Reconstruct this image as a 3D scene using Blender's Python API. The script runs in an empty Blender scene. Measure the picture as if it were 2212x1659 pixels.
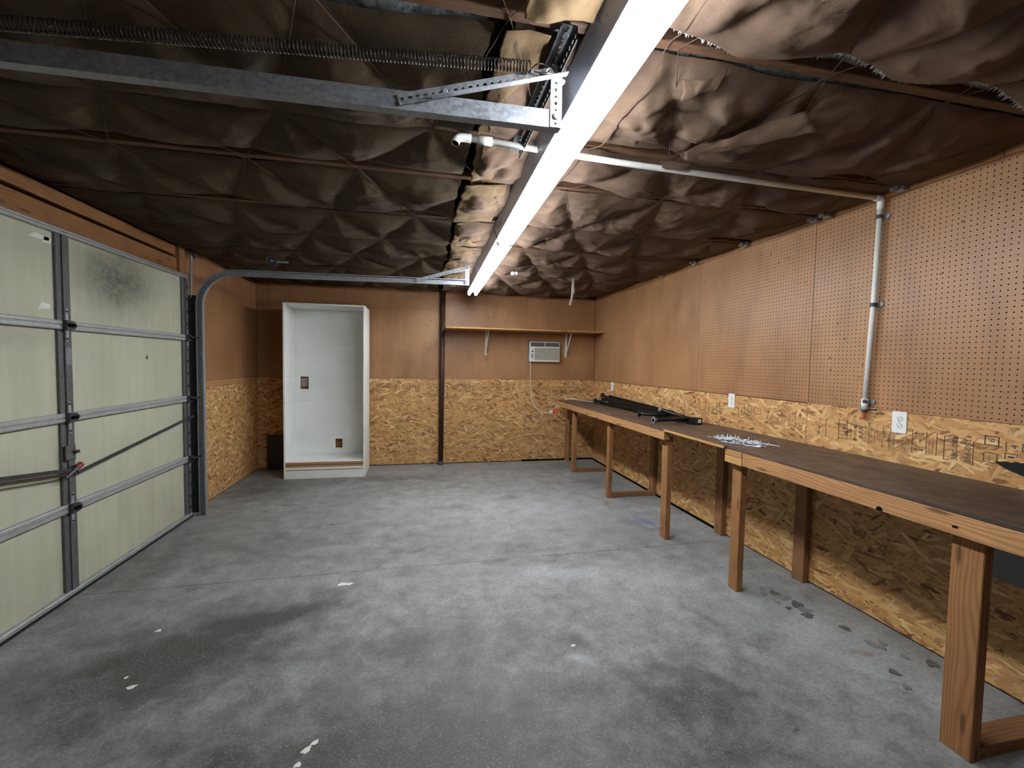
import bpy, bmesh, math, random
import numpy as np
from mathutils import Vector, Matrix

random.seed(7)
SC = bpy.context.scene
COL = SC.collection
PI = math.pi

# ------------------------------------------------------------------ camera, world, exposure
def _cam():
    yaw, pitch, roll = (math.radians(a) for a in (11.85, 2.73, -0.95))
    cy, sy, cp, sp, cr, sr = math.cos(yaw), math.sin(yaw), math.cos(pitch), math.sin(pitch), math.cos(roll), math.sin(roll)
    f0, r0, d0 = Vector((sy, cy, 0)), Vector((cy, -sy, 0)), Vector((0, 0, -1))
    f = cp * f0 + sp * d0
    d = cp * d0 - sp * f0
    r = cr * r0 + sr * d
    d = -sr * r0 + cr * d
    cam = bpy.data.cameras.new('camera')
    cam.sensor_width = 36.0
    cam.lens = 932.0 / 2212.0 * 36.0
    cam.clip_start = 0.02
    o = bpy.data.objects.new('camera', cam)
    m = Matrix((( r.x, -d.x, -f.x, 0.0), (r.y, -d.y, -f.y, 0.0), (r.z, -d.z, -f.z, 1.45), (0, 0, 0, 1)))
    o.matrix_world = m
    COL.objects.link(o)
    SC.camera = o
_cam()
w = bpy.data.worlds.new('world')
SC.world = w
w.use_nodes = True
w.node_tree.nodes['Background'].inputs[0].default_value = (0.5, 0.55, 0.6, 1)
w.node_tree.nodes['Background'].inputs[1].default_value = 0.05
SC.view_settings.view_transform = 'Standard'
SC.view_settings.look = 'None'
SC.view_settings.gamma = 1.0
SC.view_settings.use_curve_mapping = False
SC.view_settings.exposure = 1.12
TUBE_STRENGTH = 36.0
SC.cycles.use_adaptive_sampling = True
SC.cycles.adaptive_threshold = 0.08
SC.cycles.adaptive_min_samples = 14
SC.cycles.max_bounces = 6
SC.cycles.diffuse_bounces = 4
SC.cycles.glossy_bounces = 2
SC.cycles.caustics_reflective = False
SC.cycles.caustics_refractive = False

# room numbers (metres)
YB, XR, XL, XD = 6.19, 2.575, -2.105, -2.043
YF = -0.75                    # wall behind the viewer
ZC = 2.45                     # underside of the joists
ZOSB = 1.212
JOISTS = [-0.55, 0.08, 0.68, 1.27, 1.93, 2.40, 3.08, 3.72, 4.30, 4.90, 5.48, 6.08]

# ------------------------------------------------------------------ helpers: materials
def lin(r, g, b):
    f = lambda c: (c / 255 / 12.92) if c / 255 <= 0.04045 else ((c / 255 + 0.055) / 1.055) ** 2.4
    return (f(r), f(g), f(b), 1.0)

class M:
    """a little node-tree builder"""
    def __init__(s, name, rough=0.7, metal=0.0, spec=0.5):
        s.m = bpy.data.materials.new(name)
        s.m.use_nodes = True
        s.t = s.m.node_tree
        s.b = s.t.nodes['Principled BSDF']
        s.b.inputs['Roughness'].default_value = rough
        s.b.inputs['Metallic'].default_value = metal
        s.b.inputs['Specular IOR Level'].default_value = spec
    def n(s, typ, ins=None, **at):
        k = s.t.nodes.new('ShaderNode' + typ)
        for a, v in at.items():
            setattr(k, a, v)
        for key, v in (ins or {}).items():
            s.put(k.inputs[key], v)
        return k
    def put(s, sock, v):
        if isinstance(v, bpy.types.NodeSocket):
            s.t.links.new(v, sock)
        elif isinstance(v, bpy.types.Node):
            s.t.links.new(v.outputs[0], sock)
        else:
            if sock.type == 'RGBA' and isinstance(v, (int, float)):
                v = (v, v, v, 1.0)
            if sock.type == 'RGBA' and len(v) == 3:
                v = (*v, 1.0)
            sock.default_value = v
    def math(s, op, a, b=0.0, c=0.0, clamp=False):
        k = s.n('Math', {0: a, 1: b, 2: c}, operation=op, use_clamp=clamp)
        return k.outputs[0]
    def vmath(s, op, a, b=(0, 0, 0)):
        k = s.n('VectorMath', {0: a, 1: b}, operation=op)
        return k.outputs['Value'] if op in ('LENGTH', 'DOT_PRODUCT', 'DISTANCE') else k.outputs[0]
    def noise(s, vec, scale, detail=3.0, rough=0.55, dist=0.0):
        return s.n('TexNoise', {'Vector': vec, 'Scale': scale, 'Detail': detail, 'Roughness': rough, 'Distortion': dist}).outputs[0]
    def rng(s, v, a, b, c=0.0, d=1.0, smooth=False):
        k = s.n('MapRange', {0: v, 1: a, 2: b, 3: c, 4: d}, interpolation_type='SMOOTHSTEP' if smooth else 'LINEAR')
        return k.outputs[0]
    def mix(s, f, a, b, blend='MIX'):
        k = s.n('Mix', data_type='RGBA', blend_type=blend)
        s.put(k.inputs[0], f); s.put(k.inputs[6], a); s.put(k.inputs[7], b)
        return k.outputs[2]
    def ramp(s, v, stops):
        k = s.n('ValToRGB', {0: v})
        e = k.color_ramp.elements
        while len(e) > len(stops): e.remove(e[-1])
        while len(e) < len(stops): e.new(1.0)
        for el, (p, c) in zip(e, stops):
            el.position = p
            el.color = c if len(c) == 4 else (*c, 1)
        return k.outputs[0]
    def map(s, vec, scale=(1, 1, 1), loc=(0, 0, 0), rot=(0, 0, 0)):
        return s.n('Mapping', {'Vector': vec, 'Scale': scale, 'Location': loc, 'Rotation': rot}).outputs[0]
    def uv(s): return s.n('UVMap').outputs[0]
    def pos(s): return s.n('NewGeometry').outputs['Position']
    def rnd(s): return s.n('ObjectInfo').outputs['Random']
    def obj(s): return s.n('TexCoord').outputs['Object']
    def bump(s, h, strength=0.3, dist=0.005):
        k = s.n('Bump', {'Height': h, 'Strength': strength, 'Distance': dist})
        s.put(s.b.inputs['Normal'], k.outputs[0])
    def col(s, v): s.put(s.b.inputs['Base Color'], v)
    def rough(s, v): s.put(s.b.inputs['Roughness'], v)
    def blob(s, p, cx, cy, rx, ry, ang=0.0, soft=0.0):
        """soft spot of a given place and size in the plane of vector p; 1 inside, 0 outside"""
        v = s.vmath('SUBTRACT', p, (cx, cy, 0))
        v = s.n('Mapping', {'Vector': v, 'Rotation': (0, 0, -ang), 'Scale': (1, 1, 1)}).outputs[0] if ang else v
        v = s.vmath('MULTIPLY', v, (1 / rx, 1 / ry, 0))
        return s.rng(s.vmath('LENGTH', v), 1.0, soft, 0.0, 1.0, True)

MAT = {}
def simple(name, col, rough=0.6, metal=0.0, var=0.12, scale=30.0, bump=0.0, spec=0.5):
    m = M(name, rough, metal, spec)
    n = m.noise(m.obj(), scale, 4, 0.6)
    c = m.mix(m.rng(n, 0.3, 0.7), tuple(x * (1 - var) for x in col[:3]), tuple(min(1, x * (1 + var)) for x in col[:3]))
    m.col(c)
    m.rough(m.rng(n, 0.3, 0.7, rough - 0.06, min(1, rough + 0.06)))
    if bump: m.bump(n, bump, 0.003)
    MAT[name] = m.m
    return m

# ---- concrete
def mat_concrete():
    m = M('concrete', 0.62)
    p = m.pos()
    n1 = m.noise(p, 0.9, 5, 0.6, 0.2)
    n2 = m.noise(p, 6.5, 6, 0.74, 0.1)
    n3 = m.noise(p, 55, 4, 0.75)
    n4 = m.noise(m.map(p, (9, 16, 1)), 9, 5, 0.75)
    wob = m.n('TexNoise', {'Vector': p, 'Scale': 3.5, 'Detail': 4.0}).outputs[1]
    pw = m.vmath('ADD', p, m.vmath('MULTIPLY', m.vmath('SUBTRACT', wob, (0.5, 0.5, 0.5)), (0.55, 0.55, 0)))
    wob2 = m.n('TexNoise', {'Vector': p, 'Scale': 14.0, 'Detail': 4.0}).outputs[1]
    ps = m.vmath('ADD', p, m.vmath('MULTIPLY', m.vmath('SUBTRACT', wob2, (0.5, 0.5, 0.5)), (0.12, 0.12, 0)))
    def total(lst, base):
        acc = None
        for (x, y, rx, ry, a, wgt) in lst:
            b = m.math('MULTIPLY', m.blob(base, x, y, rx, ry, a), wgt)
            acc = b if acc is None else m.math('ADD', acc, b)
        return acc
    # grime: broad traffic dirt; nearer the viewer it also paints in weaker light
    grime_dim = total([(-0.3, 1.40, 2.2, 1.0, 0.12, .86), (-1.2, 2.30, 1.1, 0.6, 0.3, .85), (-0.75, 2.62, 0.6, 0.22, 0.15, .55), (1.25, 1.55, 0.65, 0.40, 0.1, .55), (1.2, 1.1, 0.8, .35, 0, .4), (-0.1, 2.2, .6, .25, .1, .35),
                   (0.4, 2.25, 0.9, 0.40, -0.1, .26), (-1.7, 5.3, 0.8, 0.7, 0, .55), (-1.2, 3.6, 0.9, 0.45, 0.1, .26), (-0.1, 3.35, 0.55, 0.16, 0, .28), (0.78, 3.2, 0.35, 0.14, 0.2, .25),
                   (-0.5, 5.5, 1.6, 0.25, 0, .38), (1.9, 5.7, 0.8, 0.35, 0, .33), (2.1, 4.9, 0.5, 0.3, 0, .25), (0.25, 4.25, 0.4, 0.12, 0, .30),
                   (0.9, 4.5, 0.2, 0.08, 0, .3), (-1.9, 3.3, 0.4, 1.2, 0, .35), (0.3, 0.9, 2.2, 0.6, 0, .4)], pw)
    spots = total([(0.79, 2.09, 0.11, 0.08, 0, .6), (0.22, 2.02, 0.09, 0.07, 0, .55), (-0.1, 2.42, 0.22, 0.10, 0, .35), (0.55, 3.05, 0.18, 0.06, 0, .4),
                   (0.98, 4.5, 0.10, 0.05, 0, .5), (-1.4, 3.0, 0.06, 0.05, 0, .5), (-0.75, 4.0, 0.10, 0.05, 0, .5), (-0.6, 3.75, 0.16, 0.05, 0, .4),
                   (-1.25, 4.6, 0.2, 0.05, 0, .35), (0.45, 4.2, 0.14, 0.05, 0, .45), (0.7, 1.75, 0.2, 0.1, 0, .35), (1.486, 1.386, 0.02, 0.02, 0, 1.),
                   (-1.0, 2.25, 0.25, 0.12, 0.4, .45), (-0.2, 1.7, 0.3, 0.12, 0, .3), (-0.95, 2.62, 0.35, 0.09, .2, .4), (1.2, 3.55, 0.2, 0.06, 0, .3), (0.05, 2.05, .3, .06, 0, .25)], ps)
    pale = total([(0.79, 1.965, 0.10, 0.06, 0, .7), (0.365, 1.965, 0.08, 0.04, 0, .55), (1.55, 2.55, 0.8, 0.5, 0, .45), (2.15, 1.85, 0.45, 0.85, 0.1, .55),
                  (1.2, 4.1, 1.4, 1.1, 0, .45), (2.3, 3.4, 0.4, 1.0, 0, .35), (1.0, 2.80, 0.6, 0.20, 0, .45), (0.0, 4.4, 1.1, 0.8, 0, .3), (-1.1, 2.0, 0.07, 0.03, 0, .5)], pw)
    base = m.mix(m.rng(n2, 0.32, 0.68), lin(108, 108, 105), lin(166, 167, 165))
    base = m.mix(m.math('MULTIPLY', m.rng(n1, 0.35, 0.7), 0.45), base, lin(120, 119, 114))
    base = m.mix(m.math('MULTIPLY', pale, m.rng(n2, 0.2, 0.7, 0.6, 1.0), clamp=True), base, lin(192, 194, 194))
    gr = m.math('MULTIPLY', grime_dim, m.rng(n2, 0.2, 0.75, 1.5, 0.75), clamp=True)
    base = m.mix(m.math('MINIMUM', gr, .85), base, lin(54, 52, 48))
    base = m.mix(m.math('MULTIPLY', spots, m.rng(n3, 0.3, 0.7, 0.8, 1.1), clamp=True), base, lin(62, 61, 60))
    base = m.mix(m.math('MULTIPLY', m.rng(n3, 0.46, 0.7), 0.5), base, lin(78, 77, 74))
    base = m.mix(m.math('MULTIPLY', m.rng(n4, 0.55, 0.68), 0.5), base, lin(190, 190, 185))
    n5 = m.noise(p, 130, 2, 0.6)
    base = m.mix(m.math('MULTIPLY', m.rng(n5, 0.64, 0.76), 0.35), base, lin(190, 190, 184))
    base = m.mix(m.math('MULTIPLY', m.rng(n5, 0.36, 0.28), 0.6), base, lin(60, 59, 56))
    # rusty and blue marks under the bench
    rust = m.math('ADD', m.blob(ps, 2.23, 1.73, .09, .05), m.blob(ps, 2.15, 1.52, .03, .03))
    base = m.mix(m.math('MULTIPLY', rust, 0.45, clamp=True), base, lin(120, 82, 60))
    blue = m.math('ADD', m.math('MULTIPLY', m.blob(ps, 2.05, 3.62, .16, .10, -1.2), .55), m.math('MULTIPLY', m.blob(p, 2.075, 3.50, .014, .17, 0.12), 1.2))
    base = m.mix(m.math('MULTIPLY', blue, 0.75, clamp=True), base, lin(52, 88, 150))
    m.col(base)
    m.rough(m.rng(n2, 0.3, 0.7, 0.48, 0.72))
    m.bump(m.math('ADD', m.math('MULTIPLY', n3, 0.5), n2), 0.12, 0.004)
    MAT['concrete'] = m.m
mat_concrete()

# ---- oriented strand board (uv in metres: u along the sheet, v up)
def mat_osb(name='osb', tint=1.0):
    m = M(name, 0.6, 0, 0.4)
    uv = m.uv()
    wob = m.n('TexNoise', {'Vector': uv, 'Scale': 55.0, 'Detail': 2.0}).outputs[1]
    uvw = m.vmath('ADD', uv, m.vmath('MULTIPLY', m.vmath('SUBTRACT', wob, (0.5, 0.5, 0.5)), (0.012, 0.012, 0)))
    best = None
    for i, (ang, su, sv, off) in enumerate(((0.10, 10, 62, 0.0), (0.62, 12, 60, 7.3), (-0.5, 11, 56, 13.1), (-0.15, 14, 84, 23.7), (1.15, 14, 58, 31.3))):
        r = m.n('VectorRotate', {'Vector': uvw, 'Angle': ang}, rotation_type='Z_AXIS').outputs[0]
        v = m.n('TexVoronoi', {'Vector': m.map(r, (su, sv, 1), (off, off * 1.7, 0)), 'Scale': 1.0, 'Randomness': 1.0}, voronoi_dimensions='2D', distance='CHEBYCHEV' if i % 2 else 'EUCLIDEAN')
        sep = m.n('SeparateColor', {0: v.outputs['Color']})
        pri, tone = sep.outputs[0], sep.outputs[1]
        if i == 4: pri = m.math('MULTIPLY', pri, 0.9)
        if best is None:
            best = (pri, tone, r)
        else:
            g = m.math('GREATER_THAN', pri, best[0])
            t = m.n('Mix', {0: g}, data_type='FLOAT'); m.put(t.inputs[2], best[1]); m.put(t.inputs[3], tone)
            rr = m.n('Mix', {0: g}, data_type='VECTOR'); m.put(rr.inputs[4], best[2]); m.put(rr.inputs[5], r)
            best = (m.math('MAXIMUM', pri, best[0]), t.outputs[0], rr.outputs[1])
    pri, tone, r = best
    grain = m.noise(m.map(r, (14, 260, 1)), 1.0, 3, 0.6)
    k = tint
    c = m.ramp(tone, [(0.0, lin(100 * k, 62 * k, 38 * k)), (0.06, lin(150 * k, 102 * k, 62 * k)), (0.14, lin(186 * k, 138 * k, 86 * k)), (0.5, lin(204 * k, 156 * k, 98 * k)), (0.8, lin(216 * k, 174 * k, 114 * k)), (1.0, lin(232 * k, 200 * k, 146 * k))])
    c = m.mix(m.math('MULTIPLY', m.rng(grain, 0.35, 0.75), 0.22), c, lin(118 * k, 78 * k, 40 * k))
    big = m.noise(uv, 1.7, 3)
    c = m.mix(m.math('MULTIPLY', m.rng(big, 0.4, 0.75), 0.25), c, lin(158 * k, 108 * k, 62 * k))
    edge = m.rng(pri, 0.70, 0.86, 0.35, 0.0)
    c = m.mix(edge, c, lin(118 * k, 78 * k, 46 * k))
    m.col(c)
    MAT[name] = m.m
mat_osb()

# ---- pegboard, holes one inch apart
def mat_peg():
    m = M('pegboard', 0.42, 0, 0.45)
    uv = m.uv()
    cell = m.vmath('FRACTION', m.vmath('MULTIPLY', uv, (1 / .0254, 1 / .0254, 0)))
    d = m.vmath('LENGTH', m.vmath('MULTIPLY', m.vmath('SUBTRACT', cell, (0.5, 0.5, 0.0)), (1, 1, 0)))
    hole = m.rng(d, 0.15, 0.115, 0.0, 1.0, True)
    n1 = m.noise(uv, 1.6, 4, 0.6)
    n2 = m.noise(m.map(uv, (5, 1.2, 1)), 1.0, 4, 0.6)
    n3 = m.noise(uv, 160, 3)
    c = m.mix(m.rng(n1, 0.3, 0.7), lin(152, 109, 72), lin(171, 127, 87))
    c = m.mix(m.math('MULTIPLY', m.rng(n2, 0.48, 0.75), 0.5), c, lin(118, 80, 54))
    sp = m.n('TexVoronoi', {'Vector': uv, 'Scale': 7.0}, voronoi_dimensions='2D')
    c = m.mix(m.math('MULTIPLY', m.rng(sp.outputs['Distance'], 0.07, 0.03, 0, 1, True), m.rng(n1, .5, .65)), c, lin(84, 56, 40))
    c = m.mix(m.math('MULTIPLY', m.rng(n3, 0.4, 0.8), 0.2), c, lin(130, 88, 60))
    c = m.mix(hole, c, lin(30, 20, 14))
    m.col(c)
    m.rough(m.mix(hole, m.rng(n1, 0.3, 0.7, 0.36, 0.5), 0.95))
    MAT['pegboard'] = m.m
mat_peg()

# ---- sawn timber (uv in metres: u along the grain)
def mat_wood(name, light, mid, dark, dirt=0.0, rough=0.65, scale=1.0):
    m = M(name, rough, 0, 0.35)
    uv = m.uv()
    off = m.n('CombineXYZ', {0: m.math('MULTIPLY', m.rnd(), 37.0), 1: m.math('MULTIPLY', m.rnd(), 11.0)}).outputs[0]
    p = m.vmath('ADD', uv, off)
    warp = m.noise(m.map(p, (0.9, 6, 1)), 1.0, 2, 0.5)
    ring = m.math('ADD', m.math('MULTIPLY', m.n('SeparateXYZ', {0: p}).outputs[1], 62 * scale), m.math('MULTIPLY', warp, 11.0))
    band = m.math('FRACT', ring)
    band = m.math('POWER', m.math('ABSOLUTE', m.math('SUBTRACT', m.math('MULTIPLY', band, 2.0), 1.0)), 1.6)
    fib = m.noise(m.map(p, (5, 240, 1)), 1.0, 3, 0.6)
    big = m.noise(m.map(p, (1.2, 4, 1)), 1.0, 3)
    knv = m.n('TexVoronoi', {'Vector': m.map(p, (1.6, 8, 1)), 'Scale': 1.0}, voronoi_dimensions='2D')
    knot = m.rng(knv.outputs['Distance'], 0.10, 0.03, 0, 1, True)
    c = m.mix(m.math('MULTIPLY', band, 0.8), light, mid)
    c = m.mix(m.math('MULTIPLY', m.rng(fib, 0.35, 0.75), 0.45), c, mid)
    c = m.mix(m.math('MULTIPLY', m.rng(big, 0.42, 0.75), 0.5), c, mid)
    c = m.mix(m.math('MULTIPLY', knot, 0.75), c, dark)
    if dirt:
        dn = m.noise(p, 5.0, 5, 0.65)
        c = m.mix(m.math('MULTIPLY', m.rng(dn, 0.45, 0.75), dirt), c, dark)
    m.col(c)
    m.bump(m.math('ADD', fib, m.math('MULTIPLY', band, 0.4)), 0.18, 0.002)
    MAT[name] = m.m
mat_wood('fir', lin(194, 148, 100), lin(152, 104, 64), lin(84, 54, 34), 0.2)
mat_wood('fir_old', lin(158, 114, 76), lin(124, 84, 54), lin(66, 44, 30), 0.35)
mat_wood('fir_leg', lin(172, 124, 80), lin(134, 88, 52), lin(70, 44, 28), 0.3)
mat_wood('fir_pale', lin(200, 156, 100), lin(178, 130, 78), lin(110, 72, 42), 0.05)
mat_wood('joist_wood', lin(112, 80, 58), lin(86, 58, 42), lin(46, 32, 25), 0.5)
mat_wood('header_wood', lin(150, 104, 60), lin(118, 78, 44), lin(60, 38, 22), 0.35)
mat_wood('shelf_wood', lin(188, 140, 90), lin(164, 114, 68), lin(110, 74, 44), 0.05)

def mat_benchtop():
    m = M('bench_ply', 0.5, 0, 0.45)
    uv = m.uv()
    n1 = m.noise(m.map(uv, (1.3, 4, 1)), 1.0, 5, 0.65, 0.8)
    n2 = m.noise(m.map(uv, (6, 30, 1)), 1.0, 4, 0.6)
    n3 = m.noise(uv, 9, 5, 0.7)
    c = m.mix(m.rng(n1, 0.3, 0.7), lin(66, 52, 44), lin(106, 84, 68))
    c = m.mix(m.math('MULTIPLY', m.rng(n2, 0.48, 0.75), 0.55), c, lin(128, 104, 82))
    c = m.mix(m.math('MULTIPLY', m.rng(n3, 0.5, 0.8), 0.45), c, lin(44, 36, 33))
    pp = m.pos()
    wob = m.n('TexNoise', {'Vector': pp, 'Scale': 4.0, 'Detail': 4.0}).outputs[1]
    pp = m.vmath('ADD', pp, m.vmath('MULTIPLY', m.vmath('SUBTRACT', wob, (0.5, 0.5, 0.5)), (0.3, 0.5, 0)))
    oil = m.math('ADD', m.math('MULTIPLY', m.blob(pp, 2.22, 1.0, .6, 1.1), .95), m.math('MULTIPLY', m.blob(pp, 2.15, 2.2, .2, .3), .35))
    c = m.mix(m.math('MINIMUM', oil, .8), c, lin(34, 29, 28))
    m.col(c)
    m.rough(m.rng(n3, 0.3, 0.7, 0.4, 0.62))
    m.bump(n2, 0.1, 0.002)
    MAT['bench_ply'] = m.m
mat_benchtop()

# ---- kraft paper facing and glass wool
def mat_kraft(name, a, b, grime_dim, amount):
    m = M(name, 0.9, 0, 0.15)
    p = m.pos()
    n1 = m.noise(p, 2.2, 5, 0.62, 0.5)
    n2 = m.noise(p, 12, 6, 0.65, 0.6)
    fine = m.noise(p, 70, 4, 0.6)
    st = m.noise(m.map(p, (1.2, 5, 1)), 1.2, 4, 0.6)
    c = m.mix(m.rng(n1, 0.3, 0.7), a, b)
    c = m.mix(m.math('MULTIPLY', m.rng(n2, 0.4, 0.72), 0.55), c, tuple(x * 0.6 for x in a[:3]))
    c = m.mix(m.math('MULTIPLY', m.rng(st, 0.35, 0.7), amount), c, grime_dim)
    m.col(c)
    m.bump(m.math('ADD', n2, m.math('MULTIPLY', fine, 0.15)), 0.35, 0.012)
    MAT[name] = m.m
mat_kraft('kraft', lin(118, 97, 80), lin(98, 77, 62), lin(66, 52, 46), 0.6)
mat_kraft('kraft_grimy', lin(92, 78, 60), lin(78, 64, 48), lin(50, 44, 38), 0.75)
mat_kraft('kraft_bare', lin(126, 104, 76), lin(108, 86, 62), lin(80, 62, 48), 0.4)
simple('wool', lin(118, 124, 128), 0.95, 0, 0.55, 45, 0.9)
simple('wool_white', lin(205, 208, 208), 0.95, 0, 0.2, 60, 0.6)
simple('cord_brown', lin(78, 54, 42), 0.8)

# ---- metals, plastics, paints
def mat_galv(name, a, b, rough=0.42, metal=0.75):
    m = M(name, rough, metal)
    p = m.obj()
    v = m.n('TexVoronoi', {'Vector': p, 'Scale': 90.0})
    t = m.n('SeparateColor', {0: v.outputs['Color']}).outputs[0]
    n = m.noise(p, 7, 4)
    c = m.mix(m.math('ADD', m.math('MULTIPLY', t, 0.6), m.math('MULTIPLY', n, 0.4)), a, b)
    m.col(c)
    m.rough(m.rng(t, 0, 1, rough - 0.1, rough + 0.12))
    MAT[name] = m.m
mat_galv('galvanised', lin(128, 132, 138), lin(176, 180, 186), 0.45, 0.5)
mat_galv('galvanised_dull', lin(70, 71, 70), lin(112, 113, 111), 0.6, 0.35)
mat_galv('galvanised_rail', lin(150, 151, 150), lin(180, 181, 180), 0.5, 0.35)
mat_galv('steel_dark', lin(56, 58, 60), lin(84, 86, 88), 0.5, 0.6)
simple('spring_steel', lin(74, 68, 62), 0.38, 0.85, 0.25)
simple('rusty_iron', lin(70, 48, 38), 0.6, 0.3, 0.35, 18, 0.3)
simple('black_paint', lin(17, 17, 19), 0.35, 0, 0.2)
simple('black_rubber', lin(24, 24, 25), 0.8)
simple('grey_plastic', lin(120, 122, 130), 0.5)
simple('white_plastic', lin(226, 226, 222), 0.35, 0, 0.03)
simple('pvc_white', lin(224, 224, 218), 0.4, 0, 0.07, 12)
simple('housing_shaded_white', lin(150, 154, 168), 0.35, 0, 0.04)  # white enamel, with the blue-grey shade of its side put into the colour
simple('aged_white', lin(206, 204, 190), 0.5, 0, 0.05)
simple('ac_dark', lin(72, 73, 72), 0.6)
simple('ac_grille', lin(176, 173, 158), 0.55)
simple('ac_panel', lin(190, 192, 196), 0.45)
simple('tag_red', lin(214, 62, 44), 0.55, 0, 0.05)
simple('brass_orange', lin(186, 84, 40), 0.5)
simple('band_grey', lin(66, 68, 76), 0.55)
simple('hook_zinc', lin(216, 222, 232), 0.3, 0.35, 0.06)
simple('slot_black', lin(20, 18, 18), 0.95, 0, .1, 30, 0, 0.0)
simple('grey_board', lin(118, 120, 122), 0.6, 0, 0.06)
simple('backing', lin(70, 52, 36), 0.9)
simple('wall_plain', lin(150, 128, 104), 0.85)
simple('ink', lin(52, 44, 42), 0.8, 0, 0.3, 60)
simple('ink_faded', lin(84, 62, 46), 0.8, 0, 0.3, 60)
simple('paint_white', lin(214, 214, 206), 0.5)
simple('stain_dark', lin(94, 94, 92), 0.5, 0, 0.2)
simple('stain_grey', lin(124, 124, 123), 0.55, 0, 0.12)
simple('red_paint', lin(120, 40, 34), 0.6)

def mat_white_paint():
    m = M('bookcase_paint', 0.48)
    p = m.pos()
    n = m.noise(p, 3, 5, 0.6)
    f = m.noise(p, 40, 4, 0.6)
    z = m.n('SeparateXYZ', {0: p}).outputs[2]
    c = m.mix(m.rng(n, 0.35, 0.7), lin(238, 240, 237), lin(228, 230, 225))
    acc = None
    for zz in (0.92, 1.24, 1.66):            # faint lines where shelves once sat
        d = m.rng(m.math('ABSOLUTE', m.math('SUBTRACT', z, zz)), 0.012, 0.002, 0, 1, True)
        acc = d if acc is None else m.math('ADD', acc, d)
    c = m.mix(m.math('MULTIPLY', m.math('MULTIPLY', acc, 0.16), m.rng(n, 0.3, 0.6), clamp=True), c, lin(150, 150, 142))
    c = m.mix(m.math('MULTIPLY', m.rng(f, 0.68, 0.8), 0.5), c, lin(150, 146, 132))
    m.col(c)
    MAT['bookcase_paint'] = m.m
mat_white_paint()

def mat_door_panel():
    m = M('door_panel', 0.55, 0, 0.4)
    p = m.pos()
    q = m.n('SeparateXYZ', {0: p})
    yz = m.n('CombineXYZ', {0: q.outputs[1], 1: q.outputs[2]}).outputs[0]
    n = m.noise(yz, 1.6, 5, 0.6, 0.4)
    streak = m.noise(m.map(yz, (16, 1.1, 1)), 1.0, 4, 0.6)
    f = m.noise(yz, 26, 5, 0.65)
    c = m.mix(m.rng(n, 0.3, 0.7), lin(172, 172, 154), lin(184, 183, 160))
    c = m.mix(m.math('MULTIPLY', m.rng(streak, 0.42, 0.75), 0.5), c, lin(158, 156, 128))
    c = m.mix(m.math('MULTIPLY', m.rng(f, 0.55, 0.8), 0.22), c, lin(160, 156, 128))
    wob = m.n('TexNoise', {'Vector': yz, 'Scale': 7.0, 'Detail': 5.0}).outputs[1]
    w2 = m.vmath('ADD', yz, m.vmath('MULTIPLY', m.vmath('SUBTRACT', wob, (0.5, 0.5, 0.5)), (0.2, 0.2, 0)))
    s1 = m.math('MULTIPLY', m.blob(w2, 3.55, 1.98, 0.62, 0.33), 0.85)      # soot smudge on the top section
    s1 = m.math('MULTIPLY', s1, m.rng(f, 0.4, 0.75, 1.0, 0.55))
    c = m.mix(s1, c, lin(52, 50, 46))
    s2 = m.math('MULTIPLY', m.blob(w2, 2.75, 1.55, 0.6, 0.12), 0.25)
    c = m.mix(s2, c, lin(120, 118, 104))
    m.col(c)
    m.bump(n, 0.25, 0.02)
    MAT['door_panel'] = m.m
mat_door_panel()

def mat_emit():
    m = M('tube_glow', 0.3)
    m.col((0.9, 0.9, 0.9, 1))
    m.put(m.b.inputs['Emission Color'], (0.90, 0.955, 1.0, 1))
    m.b.inputs['Emission Strength'].default_value = TUBE_STRENGTH
    MAT['tube_glow'] = m.m
mat_emit()

# ------------------------------------------------------------------ helpers: objects
def wloc(o):
    v = Vector((0, 0, 0))
    while o is not None:
        v += o.location
        o = o.parent
    return v

def tag(o, label, cat=None, group=None, kind=None):
    o['label'] = label
    if cat: o['category'] = cat
    if group: o['group'] = group
    if kind: o['kind'] = kind
    return o

def thing(name, loc, label, cat, group=None, kind=None):
    o = bpy.data.objects.new(name, None)
    o.empty_display_size = 0.1
    o.location = loc
    COL.objects.link(o)
    return tag(o, label, cat, group, kind)

def emit(name, bm, mat, parent=None, smooth=False, origin=None, uv=None):
    """bm holds world coordinates; the object sits at its parent's base (or at origin)"""
    me = bpy.data.meshes.new(name)
    if isinstance(bm, bmesh.types.BMesh):
        bmesh.ops.recalc_face_normals(bm, faces=bm.faces)
        if uv: box_uv(bm, uv)
        base = wloc(parent) if parent is not None else Vector(origin or (0, 0, 0))
        for v in bm.verts: v.co -= base
        for f in bm.faces: f.smooth = smooth
        bm.to_mesh(me); bm.free()
    else:
        me = bm
        base = wloc(parent) if parent is not None else Vector(origin or (0, 0, 0))
        me.transform(Matrix.Translation(-base))
        if smooth:
            for p in me.polygons: p.use_smooth = True
    me.materials.append(MAT[mat])
    o = bpy.data.objects.new(name, me)
    COL.objects.link(o)
    if parent is not None: o.parent = parent
    elif origin is not None: o.location = origin
    return o

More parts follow.
